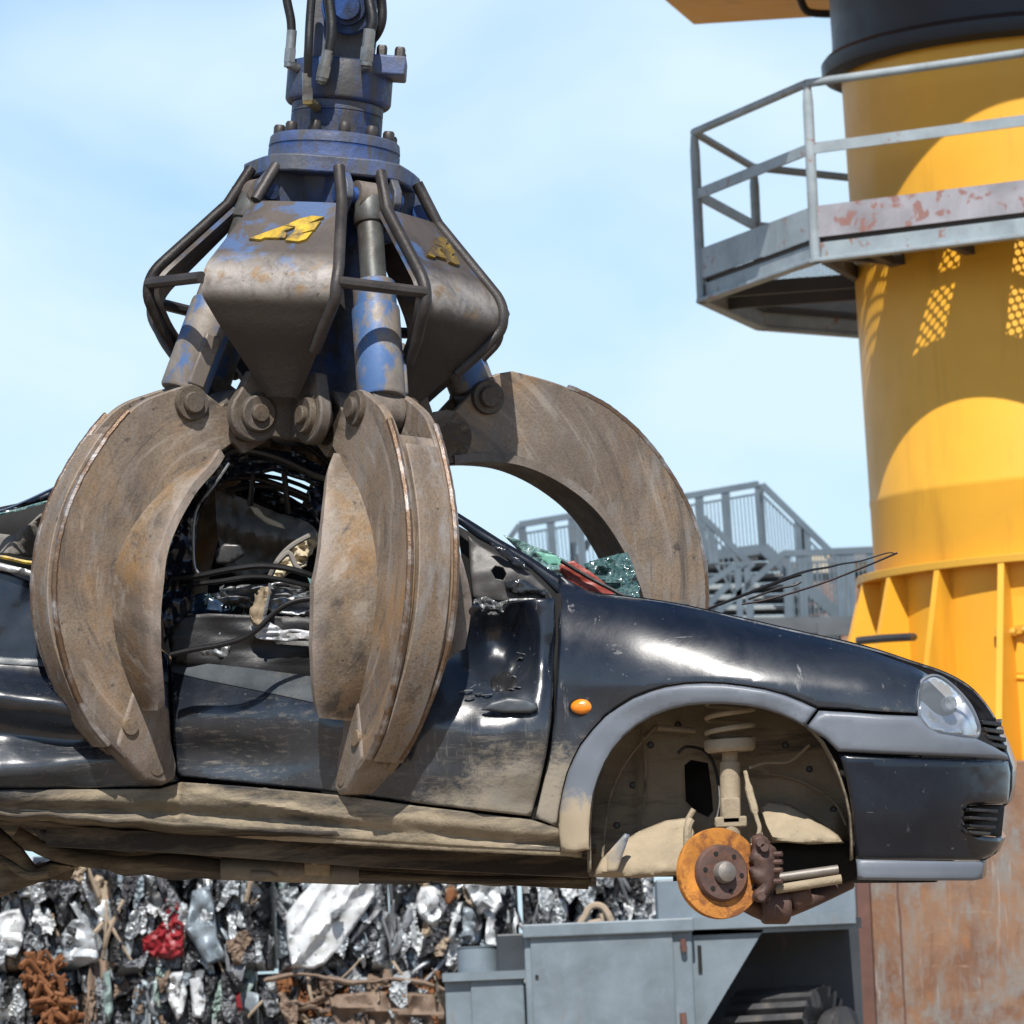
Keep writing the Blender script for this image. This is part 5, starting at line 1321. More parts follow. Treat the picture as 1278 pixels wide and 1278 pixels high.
for a, b in zip(poly, poly[1:] + poly[:1]):
    ca, cb = a + (cen - a).normalized() * .05, b + (cen - b).normalized() * .05
    mb.beam(E2(ca, .158), E2(cb, .158), .02, .05)  # dark strip under the toe board, standing in for the shadow in the gap
mb.build('joists', M['under_rail'], pf, smooth=False)
for k in range(6):      # solid sheets laid on parts of the deck
    pass
mb = MB()
QQ = [(FL.lerp(FR, .04), FL.lerp(FR, .26), FL.lerp(FR, .34).lerp(cxy, .7), FL.lerp(cxy, .8)), (FL.lerp(FR, .40), FL.lerp(FR, .60), FL.lerp(FR, .64).lerp(cxy, .8), FL.lerp(FR, .52).lerp(cxy, .7)),
      (FL.lerp(FR, .68), FL.lerp(FR, 1.), BR.lerp(cxy, .5), FL.lerp(FR, .85).lerp(cxy, .7))]
for k_, q in enumerate(QQ):
    mb.add([E2(v.lerp(cxy, .05), .124 + .004 * k_) for v in q], [(0, 1, 2, 3)])
mb.build('deck_sheet', M['under_rail'], pf, smooth=False, thick=.006)
def edge_rail(a, b, toe_m, post_a=True, post_b=False, dark=False):
    m = M['rail']
    mb = MB(); mb.beam(E2(a, .285), E2(b, .285), .012, .22); mb.build('toe_board', toe_m, pf, smooth=False)
    mb = MB(); mb.tube([E2(a, 1.26), E2(b, 1.26)], .030, 10); mb.build('hand_rail', m, pf)
    mb = MB(); mb.beam(E2(a, .80), E2(b, .80), .022, .075); mb.build('mid_rail', m, pf, smooth=False)
    for q, on in ((a, post_a), (b, post_b)):
        if on:
            mb = MB(); mb.tube([E2(q, -.0), E2(q, 1.0), E2(q, 1.12), E2(q, 1.26)], lambda s: .038 if s < .7 else .026, 10); mb.build('post', m, pf)
edge_rail(FR, FL, M['railrust']); edge_rail(FL, LL, M['rail']); edge_rail(LL, BL, M['rail']); edge_rail(BL, BL2, M['rail']); edge_rail(BR, FR, M['rail']); edge_rail(B3, BR, M['rail'])

# ------------------------------------------------------------------ rusty steel block under the crane
YR = 32.2
r0 = W(1086, 1100, YR); bx = [(1086, 952), (1560, 952)]
blk = empty('steel_block', W(1200, 1278, YR), 'big rust-streaked scraped steel block under the yellow crane', 'steel block')
zt = W(1200, 952, YR).z; xl = W(1088, 1150, YR).x
mb = MB(); mb.box(((xl + xl + 3.6) / 2, YR + 1.4, zt / 2), (3.6, 2.8, zt)); 
b_ = mb.build('face_plate', M['rustplate'], blk, smooth=False, bev=.01)
mb = MB(); mb.box((xl - .06, YR - .02, zt / 2 - .1), (.085, .30, zt - .2)); mb.build('edge_flange', M['rustflange'], blk, smooth=False)
sm_ = MB(); x2 = W(1122, 1150, YR).x
pts = [(x2 + .012 * nz(z * 3, 1) + (.01 if .9 < z < 2 else 0), YR - .004, z) for z in [i * .1 for i in range(0, int(zt * 10))]]
sm_.tube([Vector(p) for p in pts], lambda s: .007, 5); sm_.build('weld_seam', M['rustflange'], blk)

# ------------------------------------------------------------------ grey cabinets and machine parts at the foot of the bale wall
YK = 27.0
def boxpx(mb, x0, y0, x1, y1, y, depth, off=0):
    a = W(x0, y0, y); b = W(x1, y1, y); ym = (min(y0, 1290) + min(y1, 1290)) / 2; xa, xb = W(x0, ym, y).x, W(x1, ym, y).x
    mb.box(((xa + xb) / 2, y + depth / 2 + off, (a.z + b.z) / 2), (abs(xb - xa), depth, abs(a.z - b.z)))
cab = empty('steel_cabinet', W(757, 1540, YK), 'long pale grey-blue steel cabinet with a hinged front door', 'cabinet')
mb = MB(); boxpx(mb, 656, 1162, 866, 1500, YK, 1.0); mb.build('cabinet_box', M['cabinet'], cab, smooth=False, bev=.012)
mb = MB(); boxpx(mb, 664, 1168, 842, 1495, YK - .02, .018); d_ = mb.build('door', M['cabinet'], cab, smooth=False, bev=.006)
mb = MB(); boxpx(mb, 652, 1154, 866, 1162, YK - .05, 1.1); mb.build('lid', M['cabinet'], cab, smooth=False, bev=.008)
for y in (1172, 1264):
    mb = MB(); a = W(852, y, YK - .03); b = W(854, y + 16, YK - .03); mb.tube([a, b], .018, 8); mb.build('hinge', M['rustflange'], d_)
mb = MB(); boxpx(mb, 668, 1217, 672, 1221, YK - .03, .02); mb.build('keyhole', M['void'], d_, smooth=False)
# housing with a slot handle; slanting cut and dark recess imitate a diagonal shadow
cab2 = empty('steel_housing', W(900, 1540, YK + .1), 'grey-blue steel housing with a dark slot and shadow-shaped slanting right edge beside the cabinet', 'housing')
P_ = [(864, 1160), (952, 1160), (876, 1290), (800, 1420), (864, 1420)]
P_ = [(864, 1160), (953, 1160), (880, 1282), (864, 1310)]
mb = MB(); vs = [W(x, y, YK + .1) for x, y in P_] + [W(x, y, YK + .1) + Vector((0, .05, 0)) for x, y in P_]
n_ = len(P_); mb.add(vs, [tuple(range(n_)), tuple(range(n_, 2 * n_))[::-1]] + [(i, n_ + i, n_ + (i + 1) % n_, (i + 1) % n_) for i in range(n_)])
mb.build('side_plate', M['cabinet'], cab2, smooth=False)
mb = MB(); boxpx(mb, 871, 1180, 876, 1213, YK + .085, .02); mb.build('slot', M['void'], cab2, smooth=False)
mb = MB(); boxpx(mb, 858, 1146, 1068, 1152, YK + .05, .5); boxpx(mb, 858, 1152, 1068, 1159, YK + .1, .5); mb.build('top_flange', M['cabinet'], cab2, smooth=False)
mb = MB(); boxpx(mb, 858, 1156, 1075, 1540, YK + 1.3, .1); mb.build('back_plate', M['cabdark'], cab2, smooth=False)  # dark plate, its colour carries the shade of the recess
mb = MB(); boxpx(mb, 858, 1154, 1075, 1158, YK + .2, 1.2); mb.build('roof_plate', M['cabdark'], cab2, smooth=False)
bm = MB(); boxpx(bm, 820, 1098, 1068, 1146, YK + .4, .5)
tag(bm.build('steel_beam', M['cabinet'], None, smooth=False, bev=.01), 'grey-blue steel beam lying on top of the housing behind the brake disc', 'beam')
cab3 = empty('steel_bin', W(610, 1540, YK + .2), 'low grey steel bin left of the long cabinet with two dark sides', 'bin')
mb = MB(); boxpx(mb, 556, 1222, 600, 1500, YK + .2, .8); mb.build('side_panel', M['cabinet'], cab3, smooth=False, bev=.01)
mb = MB(); boxpx(mb, 588, 1220, 655, 1500, YK + .18, .8); mb.build('front_panel', M['cabinet'], cab3, smooth=False, bev=.01)
mb = MB(); boxpx(mb, 552, 1215, 656, 1221, YK + .15, .9); mb.build('rim', M['cabinet'], cab3, smooth=False)
a = W(597, 1214, YK + .5); dr = MB(); hh_ = W(597, 1181, YK + .5).z - a.z
dr.lathe([(.118, 0), (.118, hh_ * .96), (.124, hh_ * .97), (.124, hh_), (.11, hh_)], Matrix.Translation(a), 30)
tag(dr.build('steel_drum', M['cabinet'], None), 'short round grey drum standing on the low steel bin', 'drum')
mb = MB(); boxpx(mb, 620, 1166, 657, 1214, YK + .25, .5)
tag(mb.build('steel_box', M['cabdark'], None, smooth=False, bev=.01), 'dark grey square box on the bin between round drum and cabinet', 'box')
# ribbed roller in the dark recess
rl = empty('ribbed_roller', W(1020, 1540, YK + .3), 'dark ribbed metal roller in the black recess below the beam', 'roller')
rc = W(1006, 1334, YK + .5)
mb = MB(); K = 30
prof_ = []
for k in range(K):
    a = 2 * pi * k / K
    for da, r in ((-.10, .36), (-.06, .46), (.02, .47), (.05, .36)): prof_.append((r * cos(a - da), r * sin(a - da)))
Mx = frame(rc, (.9, -.42, .02), (0, 0, 1))
mb.prism(prof_, Mx, -.36, .14); mb.build('ribs', M['darkmetal'], rl, smooth=False)
mb = MB(); mb.lathe([(.2, .17), (.33, .17), (.34, .2), (.34, .26), (.12, .28)], Mx, 30); mb.build('roller_cap', M['darkmetal'], rl)
pc = MB(); pc.tube([W(x, y, YK - .02) + Vector((0, .2, 0)) for x, y in catmull([(722, 1156), (730, 1144), (738, 1131), (750, 1130), (758, 1138), (766, 1154)], 4)], .02, 7); pc.tube([W(722, 1156, YK + .2), W(752, 1150, YK + .2), W(750, 1140, YK + .2)], .022, 7)
tag(pc.build('scrap_bracket', M['scrap_tan'], None), 'bent pale metal bracket lying on the cabinet lid', 'scrap metal')

# ------------------------------------------------------------------ wall of pressed scrap bales
YB = 30.0
def sheet(mb, o, w, h, rx, rz, seed, fold=.25, n=9, ry=0):
    Mx = Matrix.Translation(o) @ Matrix.Rotation(rz, 4, 'Z') @ Matrix.Rotation(ry, 4, 'Y') @ Matrix.Rotation(rx, 4, 'X')
    rows = []
    cut = random.uniform(.15, .5); sk = random.uniform(-.5, .5)
    for i in range(n):
        r = []
        for j in range(n):
            u, v = j / (n - 1) - .5, i / (n - 1) - .5
            x, z = u * w * (1 - cut * abs(v) ** 1.5) + sk * v * w * .6, v * h * (1 + .25 * nz(u * 3, seed))
            q = abs(nz(u * 3.1 + seed, v * 2.2, seed)) * 1.3 + .5 * abs(nz(u * 7 + seed, v * 6, seed + 5)) + .25 * nz(u * 15, v * 15, seed)
            r.append(Mx @ Vector((x, -q * fold * min(w, h), z)))
        rows.append(r)
    mb.grid(rows)
def bale(px0, px1, py0, py1, label, cols, nsheet, zbot=None, extra=None, yoff=0, tubes=8):
    y = YB + yoff
    a = W(px0, py0, y); b = W(px1, py1, y)
    zlo = a.z if False else min(a.z, b.z); zhi = max(a.z, b.z)
    zl = zbot if zbot is not None else zlo
    root = empty('scrap_bale', Vector(((a.x + b.x) / 2, y + .4, zl)), label, 'scrap bale', 'pressed car bales in the wall behind')
    core = MB(); core.box(((a.x + b.x) / 2, y + .60, (zl + zhi) / 2), (b.x - a.x - .04, .95, zhi - zl - .03))
    core.build('pressed_core', M['scrap_black'], root, smooth=False)
    cols = cols + (['scrap_silver', 'scrap_white', 'scrap_silver', 'scrap_grey'] if py1 < 1300 else ['scrap_silver', 'scrap_grey'])
    # the pressed front: flattened pieces lying against one another, each with its own folds
    nx_, nz_ = int((b.x - a.x) * 130), int((zhi - zlo) * 130)
    if tubes and nsheet > 40:
        sd_ = []
        for k in range(int((b.x - a.x) * (zhi - zlo) * 95)):
            sd_.append((random.uniform(a.x, b.x), random.uniform(zlo, zhi), random.uniform(-.10, .09), random.gauss(0, .35), random.gauss(0, .18), random.uniform(0, 90), random.uniform(.25, 1.), random.uniform(1.4, 3.2), random.randrange(len(cols)), random.gauss(0, .35)))
        mb = MB(); P = []; ids = []
        for i in range(nz_):
            r_ = []; q_ = []
            for j in range(nx_):
                x = a.x + (b.x - a.x) * j / (nx_ - 1); z = zlo + (zhi - zlo) * i / (nz_ - 1)
                wx, wz = x + .03 * nz(x * 9, z * 7, y), z + .05 * nz(x * 8, z * 8, y + 4)
                best = min(range(len(sd_)), key=lambda k: ((wx - sd_[k][0] + sd_[k][9] * (wz - sd_[k][1])) * sd_[k][7]) ** 2 + (wz - sd_[k][1]) ** 2)
                s_ = sd_[best]
                d_ = s_[2] + s_[3] * (x - s_[0]) + s_[4] * (z - s_[1]) - .05 * s_[6] * (1 - 2 * abs(nz(x * 14 + s_[5], z * 3.2, s_[5]))) - .022 * (1 - 2 * abs(nz(x * 30, z * 20, s_[5]))) - .012 * (1 - 2 * abs(nz(x * 55, z * 48, s_[5])))
                e_ = min(x - a.x, b.x - x, z - zlo, zhi - z); d_ += .25 * max(0, 1 - e_ / .07) ** 2
                r_.append(Vector((x, y - .02 + d_, z))); q_.append(best)
            P.append(r_); ids.append(q_)
        mats_ = list(dict.fromkeys(cols)) + ['scrap_black']
        mb.grid(P); mb.m = []
        for i in range(nz_ - 1):
            for j in range(nx_ - 1):
                c4 = {ids[i][j], ids[i][j + 1], ids[i + 1][j], ids[i + 1][j + 1]}
                dmax = max(P[i][j].y, P[i][j + 1].y, P[i + 1][j].y, P[i + 1][j + 1].y) - min(P[i][j].y, P[i][j + 1].y, P[i + 1][j].y, P[i + 1][j + 1].y)
                mb.m.append(mats_.index(cols[sd_[ids[i][j]][8]]) if len(c4) == 1 or dmax < .03 else len(mats_) - 1)  # steep faces between pieces turn black, crevice shade put into the colour
        mb.build('pressed_face', [M[c_] for c_ in mats_], root, ang=16)
        nsheet = int(nsheet * .32)
    byc = {}
    for k in range(int(nsheet * 1.35)):
        c = random.choice(cols + ['scrap_silver', 'scrap_grey', 'scrap_dark'])
        mb = byc.setdefault(c, MB())
        x = random.uniform(a.x + .02, b.x - .02); z = random.uniform(zlo - (.1 if zbot is not None else 0) + .02, zhi - .02)
        big = random.random() < .28
        w = random.uniform(.09, .22) if big else random.uniform(.035, .11); h = random.uniform(.24, .5) if big else random.uniform(.08, .28)
        z = min(max(z, zlo + h * .35), zhi - h * .35)
        sheet(mb, Vector((x, y + random.uniform(-.06, .12), z)), w, h, random.uniform(-.35, .35), random.uniform(-.9, .9), random.uniform(0, 90), random.uniform(.2, .5), ry=random.gauss(.1, .5))
    for c, mb in byc.items():
        o = mb.build({'scrap_white': 'white', 'scrap_silver': 'silver', 'scrap_grey': 'grey', 'scrap_dark': 'dark', 'scrap_black': 'black', 'scrap_blue': 'pale_blue', 'scrap_red': 'red', 'scrap_rust': 'rusty', 'scrap_brown': 'brown', 'scrap_teal': 'teal', 'scrap_tan': 'tan'}[c] + '_sheet_metal', M[c], root, ang=28, thick=.004)
        o['kind'] = 'stuff'
    tb = MB()
    for k in range(tubes):
        p = Vector((random.uniform(a.x, b.x), y - .04, random.uniform(zlo, zhi))); d = Vector((random.uniform(-.12, .12), random.uniform(-.05, .03), random.uniform(.05, .2)))
        q = catmull([p - d, p + Vector((random.uniform(-.04, .04), -.03, random.uniform(-.03, .03))), p + d], 4)
        tb.tube([Vector(v) for v in q], random.uniform(.006, .016), 6)
    if tubes: tb.build('bent_rods', M[random.choice(['scrap_tan', 'scrap_silver', 'scrap_grey'])], root)['kind'] = 'stuff'
    if extra: extra(root, y)
    return root
def big_panel(name, outline, matn, y, dfn, root):
    O = outline
    old = D0
    def dep(px, py): return y - D0 + dfn(px, py)
    return panel(name, O, dep, M[matn], root, 5, roll=4, rolld=.05, thick=.006, ang=35)
def ex_white(root, y):
    big_panel('white_bonnet', [(356, 1142), (372, 1120), (392, 1098), (440, 1092), (468, 1100), (470, 1118), (450, 1146), (430, 1176), (406, 1203), (392, 1210), (364, 1208), (358, 1180)], 'scrap_white', y - .16,
              lambda px, py: .02 * nz(px / 40, py / 24, 2) - .05 * math.exp(-((px + py * .8 - 1330) / 7) ** 2) - .04 * math.exp(-((px + py * .75 - 1262) / 6) ** 2) - .03 * math.exp(-((px + py * .7 - 1180) / 4) ** 2) + .012 * nz(px / 9, py / 9, 4), root)
    big_panel('dark_badge', [(412, 1140), (420, 1134), (428, 1136), (424, 1148), (414, 1152)], 'scrap_grey', y - .27, lambda px, py: 0, root)
    big_panel('grey_door_skin', [(470, 1122), (478, 1134), (460, 1158), (420, 1196), (398, 1208), (412, 1200), (440, 1166)], 'scrap_grey', y - .10, lambda px, py: .04 * nz(px / 12, py / 12), root)
def ex_right(root, y):
    big_panel('white_panel', [(520, 1122), (526, 1108), (548, 1104), (554, 1130), (546, 1158), (534, 1152), (522, 1138)], 'scrap_white', y - .12, lambda px, py: .06 * nz(px / 14, py / 12), root)
    big_panel('white_panel', [(574, 1096), (622, 1100), (628, 1130), (618, 1142), (620, 1180), (604, 1180), (606, 1148), (590, 1126)], 'scrap_white', y - .13, lambda px, py: .07 * nz(px / 12, py / 14, 3), root)
    big_panel('white_panel', [(560, 1158), (572, 1124), (578, 1126), (566, 1178), (560, 1176)], 'scrap_white', y - .15, lambda px, py: .03 * nz(px / 9, py / 9), root)
    big_panel('grey_panel', [(578, 1128), (590, 1134), (604, 1152), (600, 1180), (570, 1178)], 'scrap_blue', y - .10, lambda px, py: .04 * nz(px / 9, py / 9), root)
    big_panel('dark_pillar', [(500, 1150), (512, 1124), (518, 1146), (506, 1184), (486, 1196)], 'scrap_grey', y - .12, lambda px, py: .02 * nz(px / 9, py / 9) + .002 * (px - 500), root)
    big_panel('orange_lamp', [(556, 1112), (564, 1104), (572, 1116), (562, 1132), (554, 1128)], 'scrap_rust', y - .17, lambda px, py: 0, root)
def ex_red(root, y):
    big_panel('red_panel', [(206, 1122), (216, 1116), (224, 1124), (231, 1150), (230, 1192), (214, 1198), (196, 1196), (178, 1190), (177, 1172), (194, 1160), (205, 1146)], 'scrap_red', y - .14, lambda px, py: .07 * abs(nz(px / 7, py / 18)) + .03 * nz(px / 4, py / 7), root)
    big_panel('blue_grey_wing', [(240, 1112), (262, 1104), (268, 1130), (272, 1170), (284, 1196), (258, 1206), (240, 1176), (230, 1160)], 'scrap_blue', y - .14, lambda px, py: .06 * nz(px / 12, py / 18, 6), root)
def ex_left(root, y):
    big_panel('white_panel', [(-20, 1150), (8, 1136), (24, 1134), (32, 1150), (28, 1180), (20, 1196), (4, 1192), (-14, 1176)], 'scrap_white', y - .14, lambda px, py: .06 * nz(px / 12, py / 12), root)
    big_panel('silver_panel', [(76, 1166), (90, 1148), (104, 1146), (120, 1166), (124, 1200), (98, 1208), (78, 1200)], 'scrap_silver', y - .14, lambda px, py: .06 * nz(px / 12, py / 12), root)
def ex_brown(root, y):
    big_panel('floor_pan', [(410, 1242), (470, 1236), (545, 1240), (556, 1262), (552, 1330), (440, 1330), (416, 1290)], 'scrap_brown', y - .10, lambda px, py: .06 * nz(px / 16, py / 30) + .02 * nz(px / 7, py / 16, 3) - .04 * math.exp(-((py - 1262 - .1 * (px - 480)) / 4) ** 2) - .03 * math.exp(-((px - 440) / 5) ** 2), root)
    mb = MB()
    for pts in ([(330, 1224), (380, 1216), (440, 1226), (500, 1222), (560, 1236)], [(348, 1240), (362, 1250), (386, 1252), (404, 1244)], [(360, 1262), (390, 1258), (408, 1264)]):
        mb.tube([W(px, py + 3 * nz(px / 14, py), y - .10 + .03 * nz(px / 10, 3)) for px, py in catmull(pts, 7)], lambda s: .024 + .008 * sin(s * 17), 8, flat=.6)
    mb.build('crushed_tube', M['scrap_brown'], root)['kind'] = 'stuff'
def ex_rust(root, y):
    mb = MB()
    for k in range(130):
        px = random.gauss(58, 22); py = random.uniform(1192, 1300); px = 40 + (py - 1190) * .35 + random.uniform(-16, 26)
        p = W(px, py, y - random.uniform(.08, .22)); d = Vector((random.uniform(-.06, .06), random.uniform(-.03, .03), random.uniform(-.06, .06)))
        mb.tube([p - d, p, p + d], random.uniform(.010, .022), 6)
    mb.build('orange_rods', M['scrap_rust'], root)['kind'] = 'stuff'
def ex_low(root, y):
    big_panel('white_panel', [(204, 1226), (214, 1214), (228, 1212), (234, 1238), (230, 1262), (222, 1276), (210, 1250)], 'scrap_white', y - .14, lambda px, py: .06 * nz(px / 9, py / 12), root)
    big_panel('white_panel', [(236, 1222), (252, 1218), (258, 1248), (254, 1272), (240, 1270)], 'scrap_white', y - .15, lambda px, py: .04 * nz(px / 9, py / 12), root)
    big_panel('red_panel', [(294, 1240), (300, 1236), (304, 1262), (300, 1272), (294, 1262)], 'scrap_red', y - .15, lambda px, py: 0, root)
    big_panel('teal_panel', [(128, 1214), (138, 1210), (142, 1260), (136, 1280), (128, 1262)], 'scrap_teal', y - .14, lambda px, py: .03 * nz(px / 9, py / 12), root)
G1 = ['scrap_silver', 'scrap_grey', 'scrap_dark', 'scrap_dark', 'scrap_black', 'scrap_blue', 'scrap_grey']
bale(-90, 128, 1074, 1212, 'bale of silver and black scrap at the far left of the upper row', G1 + ['scrap_white', 'scrap_tan'], 90, extra=ex_left)
bale(128, 340, 1082, 1212, 'dark bale with a torn red panel in the upper row', ['scrap_dark', 'scrap_black', 'scrap_black', 'scrap_dark', 'scrap_blue', 'scrap_brown', 'scrap_grey', 'scrap_silver'], 100, extra=ex_red)
bale(340, 486, 1080, 1213, 'bale with a big crumpled white bonnet on its face', ['scrap_blue', 'scrap_silver', 'scrap_grey', 'scrap_dark', 'scrap_teal'], 50, extra=ex_white)
bale(486, 650, 1084, 1214, 'bale with white crumpled panels and a small orange lamp', ['scrap_grey', 'scrap_dark', 'scrap_tan', 'scrap_silver', 'scrap_blue', 'scrap_black'], 75, extra=ex_right)
bale(650, 822, 1088, 1214, 'dark bale with silver rods just above the cabinet lid', ['scrap_dark', 'scrap_black', 'scrap_silver', 'scrap_grey'], 80, tubes=22)
bale(822, 1010, 1120, 1214, 'low dark bale behind the grey beam', ['scrap_dark', 'scrap_black', 'scrap_grey'], 30)
bale(-90, 100, 1214, 1340, 'lower bale covered with tangled orange rusty rods', G1 + ['scrap_white', 'scrap_rust'], 70, 0, ex_rust, -.05)
bale(100, 318, 1214, 1340, 'lower grey bale with white strips and a thin red panel', G1 + ['scrap_teal', 'scrap_dark', 'scrap_brown'], 110, 0, ex_low, -.05)
bale(318, 560, 1216, 1340, 'lower brown bale of rusty floor pans and crushed tubes', ['scrap_brown', 'scrap_tan', 'scrap_brown', 'scrap_grey', 'scrap_rust', 'scrap_dark'], 60, 0, ex_brown, -.05)
bale(560, 1010, 1216, 1340, 'lower dark bale hidden behind the cabinets', ['scrap_dark', 'scrap_grey'], 14, 0, None, -.02, 0)

# ------------------------------------------------------------------ far steel stair and brick building
YS = 66.0
stair = empty('metal_staircase', W(950, 1278, YS), 'grey galvanised steel staircase with railed landing behind the car', 'staircase')
SP = lambda px, py, d=0: W(px, py, YS + d)
def stick(mb, a, b, w=.07, d=0): mb.beam(SP(*a, d), SP(*b, d), w, w, (0, 1, 0))
def railing(top, bot, posts, bars, d=0, name='railing', infill_top=12):
    """top, bot: (px, py) end pairs; posts: fractions along"""
    (ax_, ay), (bx_, by) = top; (cx, cy), (dx, dy_) = bot
    mb = MB(); stick(mb, (ax_, ay), (bx_, by), .085, d); o = mb.build(name, M['stair'], stair, smooth=False)
    T = lambda f: (ax_ + (bx_ - ax_) * f, ay + (by - ay) * f); B = lambda f: (cx + (dx - cx) * f, cy + (dy_ - cy) * f)
    for f in posts:
        mb = MB(); t_, b_ = T(f), B(f); stick(mb, (t_[0] - 2.6, t_[1]), (b_[0] - 2.6, b_[1] + 3), .06, d); stick(mb, (t_[0] + 2.6, t_[1]), (b_[0] + 2.6, b_[1] + 3), .06, d)
        mb.build('post', M['stair'], o, smooth=False)
    mb = MB()
    n = bars
    for i in range(n + 1):
        f = i / n; t_, b_ = T(f), B(f); stick(mb, (t_[0], t_[1] + infill_top), b_, .018, d)
    stick(mb, (T(0)[0], T(0)[1] + infill_top), (T(1)[0], T(1)[1] + infill_top), .03, d); stick(mb, B(0), B(1), .03, d)
    mb.build('infill_bars', M['stair'], o, smooth=False)
# landing rail, from far left to the corner
railing(((648, 655), (947, 604)), ((653, 718), (952, 680)), (0.01, .13, .25, .37, .49, .62, .75, .86, 1.0), 64)
railing(((951, 605), (1046, 698)), ((957, 686), (1050, 775)), (.48, .57), 22, -.15)
mb = MB(); stick(mb, (648, 655), (636, 672), .07); mb.build('hand_rail', M['stair'], stair, smooth=False)
mb = MB(); stick(mb, (952, 684), (1062, 782), .16, -.3); mb.build('stringer', M['stair'], stair, smooth=False)
mb = MB(); stick(mb, (640, 722), (956, 686), .12, -.1); mb.build('landing_beam', M['stair'], stair, smooth=False)
for i in range(8):
    y = 690 + i * 13.2; x1 = 950 + (y - 684) * 1.1
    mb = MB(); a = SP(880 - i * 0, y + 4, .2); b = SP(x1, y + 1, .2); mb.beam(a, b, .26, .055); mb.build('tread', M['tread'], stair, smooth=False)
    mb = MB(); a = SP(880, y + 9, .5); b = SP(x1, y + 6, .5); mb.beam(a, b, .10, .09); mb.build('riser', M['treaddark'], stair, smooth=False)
railing(((978, 691), (1092, 687)), ((982, 776), (1094, 776)), (.03, .20, .62, .72, .95), 22, -1.2)
railing(((878, 646), (940, 708)), ((884, 690), (940, 776)), (.12,), 8, -.8)
mb = MB()
for a, b in (((978, 691), (892, 768)), ((884, 728), (918, 706)), ((918, 706), (940, 704)), ((920, 706), (924, 775)), ((932, 706), (936, 775)), ((884, 755), (908, 730))): stick(mb, a, b, .085, -1.4)
mb.build('brace', M['stair'], stair, smooth=False)
for x in (713, 750, 768):
    mb = MB(); stick(mb, (x, 640), (x + 6, 790), .10, .4); mb.build('column', M['stair'], stair, smooth=False)
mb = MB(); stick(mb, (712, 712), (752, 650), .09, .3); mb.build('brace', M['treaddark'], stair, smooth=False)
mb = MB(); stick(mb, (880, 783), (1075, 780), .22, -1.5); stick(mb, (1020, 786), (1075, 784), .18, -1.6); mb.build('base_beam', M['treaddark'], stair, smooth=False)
for x in (890, 955, 1040):
    mb = MB(); a = SP(x, 790, -.8); mb.beam(a, Vector((a.x, a.y, 0)), .2, .2, (0, 1, 0)); mb.build('support_column', M['stair'], stair, smooth=False)
YW = 84.
bd = empty('brick_building', W(1110, 1278, YW), 'low brick building with cream top band and grey flat roof behind the stairs', 'building')
def wbox(x0, y0, x1, y1, d0, dep, nm, m):
    a = W(x0, y0, YW + d0); b = W(x1, y1, YW + d0); mb = MB(); mb.box(((a.x + b.x) / 2, YW + d0 + dep / 2, (a.z + b.z) / 2), (b.x - a.x, dep, abs(a.z - b.z))); mb.build(nm, m, bd, smooth=False)
wbox(1000, 716, 1240, 1300, 0, 6, 'brick_wall', M['brick']); wbox(1000, 691, 1240, 716, .0, 6, 'cream_band', M['render_wall'])
wbox(1036, 684, 1250, 691, -.3, 6.6, 'roof', M['roofing'])

# ------------------------------------------------------------------ ground, sky, sun
mb = MB(); n = 24
ys_ = [-200, -120, -70, -50, -40, -34, -29, -25, -21, -17, -13, -8, 0, 20, 60, 120, 300, 700, 1500]     # unseen bank added behind the camera to darken reflections in the car paint
mb.grid([[Vector((-600 + 1200 * i / 60, y_, sm(-10, -32, y_) * (7.5 + 1.6 * nz(i / 2.5, y_ / 9)) * sm(-210, -90, y_))) for i in range(61)] for y_ in ys_])
tag(mb.build('ground', M['dirt'], None, smooth=True), kind='structure')
EL, AZ = radians(51), radians(-2)      # sun: height, and how far right of straight behind the camera
w = bpy.data.worlds.new('World'); S.world = w; w.use_nodes = True
nt = w.node_tree; bg = nt.nodes['Background']
sky = nt.nodes.new('ShaderNodeTexSky'); sky.sky_type = 'NISHITA'; sky.sun_disc = False
sky.sun_elevation = EL; sky.sun_rotation = pi - AZ; sky.air_density = 1.0; sky.dust_density = .6; sky.ozone_density = 1.2; sky.altitude = 50
tc = nt.nodes.new('ShaderNodeTexCoord'); mp = nt.nodes.new('ShaderNodeMapping'); mp.inputs['Scale'].default_value = (1, 1, 1.5)
nt.links.new(tc.outputs['Generated'], mp.inputs[0])
ns = nt.nodes.new('ShaderNodeTexNoise'); ns.inputs['Scale'].default_value = 9.0; ns.inputs['Detail'].default_value = 4; ns.inputs['Roughness'].default_value = .5; ns.inputs['Distortion'].default_value = .5
nt.links.new(mp.outputs[0], ns.inputs['Vector'])
rp = nt.nodes.new('ShaderNodeValToRGB'); rp.color_ramp.elements[0].position = .36; rp.color_ramp.elements[0].color = (.42, .42, .42, 1); rp.color_ramp.elements[1].position = .64; rp.color_ramp.elements[1].color = (1, 1, 1, 1)
nt.links.new(ns.outputs['Fac'], rp.inputs[0])
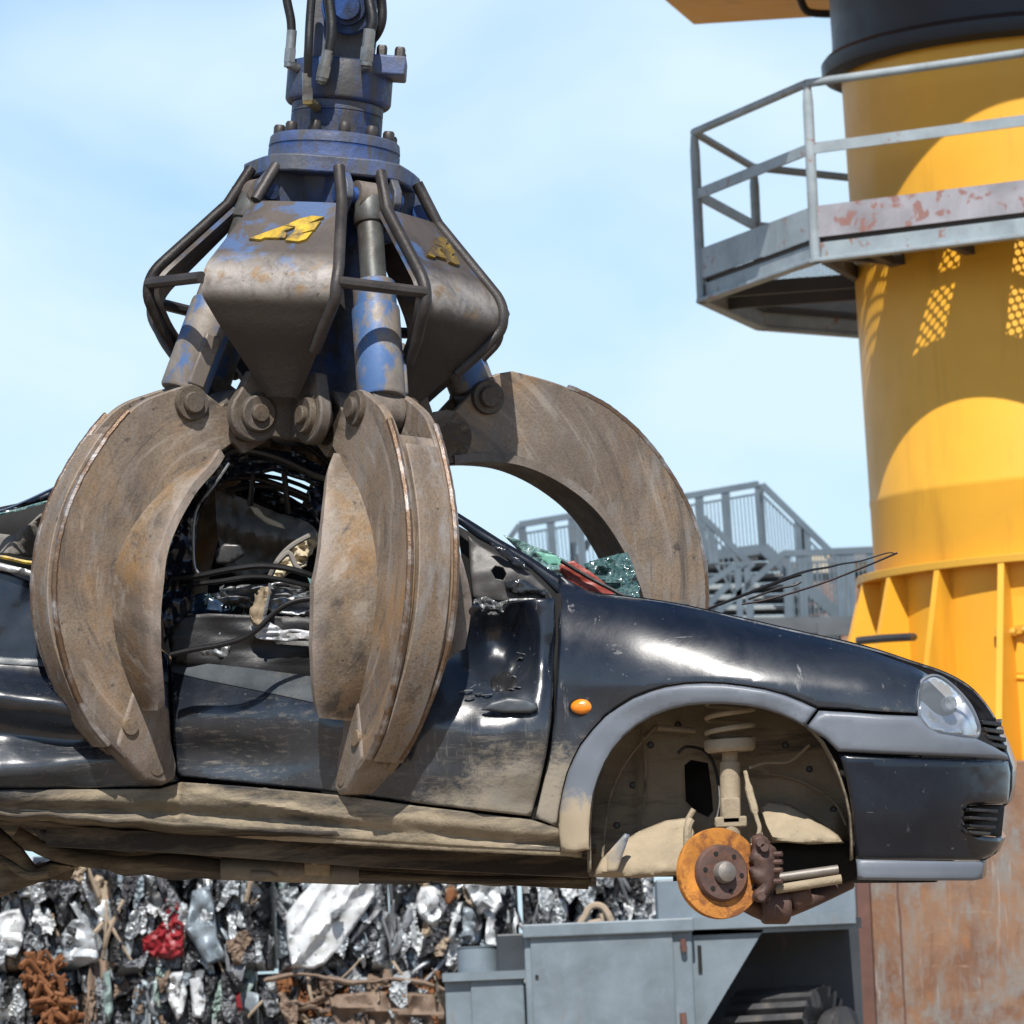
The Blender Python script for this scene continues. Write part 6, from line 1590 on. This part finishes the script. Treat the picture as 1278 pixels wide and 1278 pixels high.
tint = nt.nodes.new('ShaderNodeMix'); tint.data_type = 'RGBA'; tint.blend_type = 'MULTIPLY'; tint.inputs[0].default_value = 1
nt.links.new(sky.outputs[0], tint.inputs[6]); tint.inputs[7].default_value = (.74, 1.03, 1.36, 1)
sx = nt.nodes.new('ShaderNodeSeparateXYZ'); nt.links.new(tc.outputs['Generated'], sx.inputs[0])
mr = nt.nodes.new('ShaderNodeMapRange'); nt.links.new(sx.outputs[2], mr.inputs[0])
for i_, v_ in enumerate((.22, .55, 1., .05)): mr.inputs[i_ + 1].default_value = v_
ml = nt.nodes.new('ShaderNodeMath'); ml.operation = 'MULTIPLY'; nt.links.new(rp.outputs[0], ml.inputs[0]); nt.links.new(mr.outputs[0], ml.inputs[1])
mx = nt.nodes.new('ShaderNodeMix'); mx.data_type = 'RGBA'
nt.links.new(ml.outputs[0], mx.inputs[0]); nt.links.new(tint.outputs[2], mx.inputs[6]); mx.inputs[7].default_value = (6.0, 7.6, 8.8, 1)
mr2 = nt.nodes.new('ShaderNodeMapRange'); nt.links.new(sx.outputs[2], mr2.inputs[0])
for i_, v_ in enumerate((.25, .7, 1., .44)): mr2.inputs[i_ + 1].default_value = v_
deep = nt.nodes.new('ShaderNodeMix'); deep.data_type = 'RGBA'; deep.blend_type = 'MULTIPLY'; deep.inputs[0].default_value = 1
nt.links.new(mx.outputs[2], deep.inputs[6]); nt.links.new(mr2.outputs[0], deep.inputs[7])
nt.links.new(deep.outputs[2], bg.inputs[0]); bg.inputs[1].default_value = .10
sl = bpy.data.lights.new('sun', 'SUN'); sl.energy = 5.0; sl.angle = radians(.53); sl.color = (1, .955, .89)
so = bpy.data.objects.new('sun', sl); COL.objects.link(so)
to = Vector((sin(AZ) * cos(EL), -cos(AZ) * cos(EL), sin(EL)))
so.rotation_euler = to.to_track_quat('Z', 'Y').to_euler(); so.location = to * 40
S.view_settings.view_transform = 'Standard'; S.view_settings.look = 'None'; S.view_settings.gamma = 1; S.view_settings.exposure = .30
S.view_settings.use_curve_mapping = False
S.cycles.max_bounces = 8
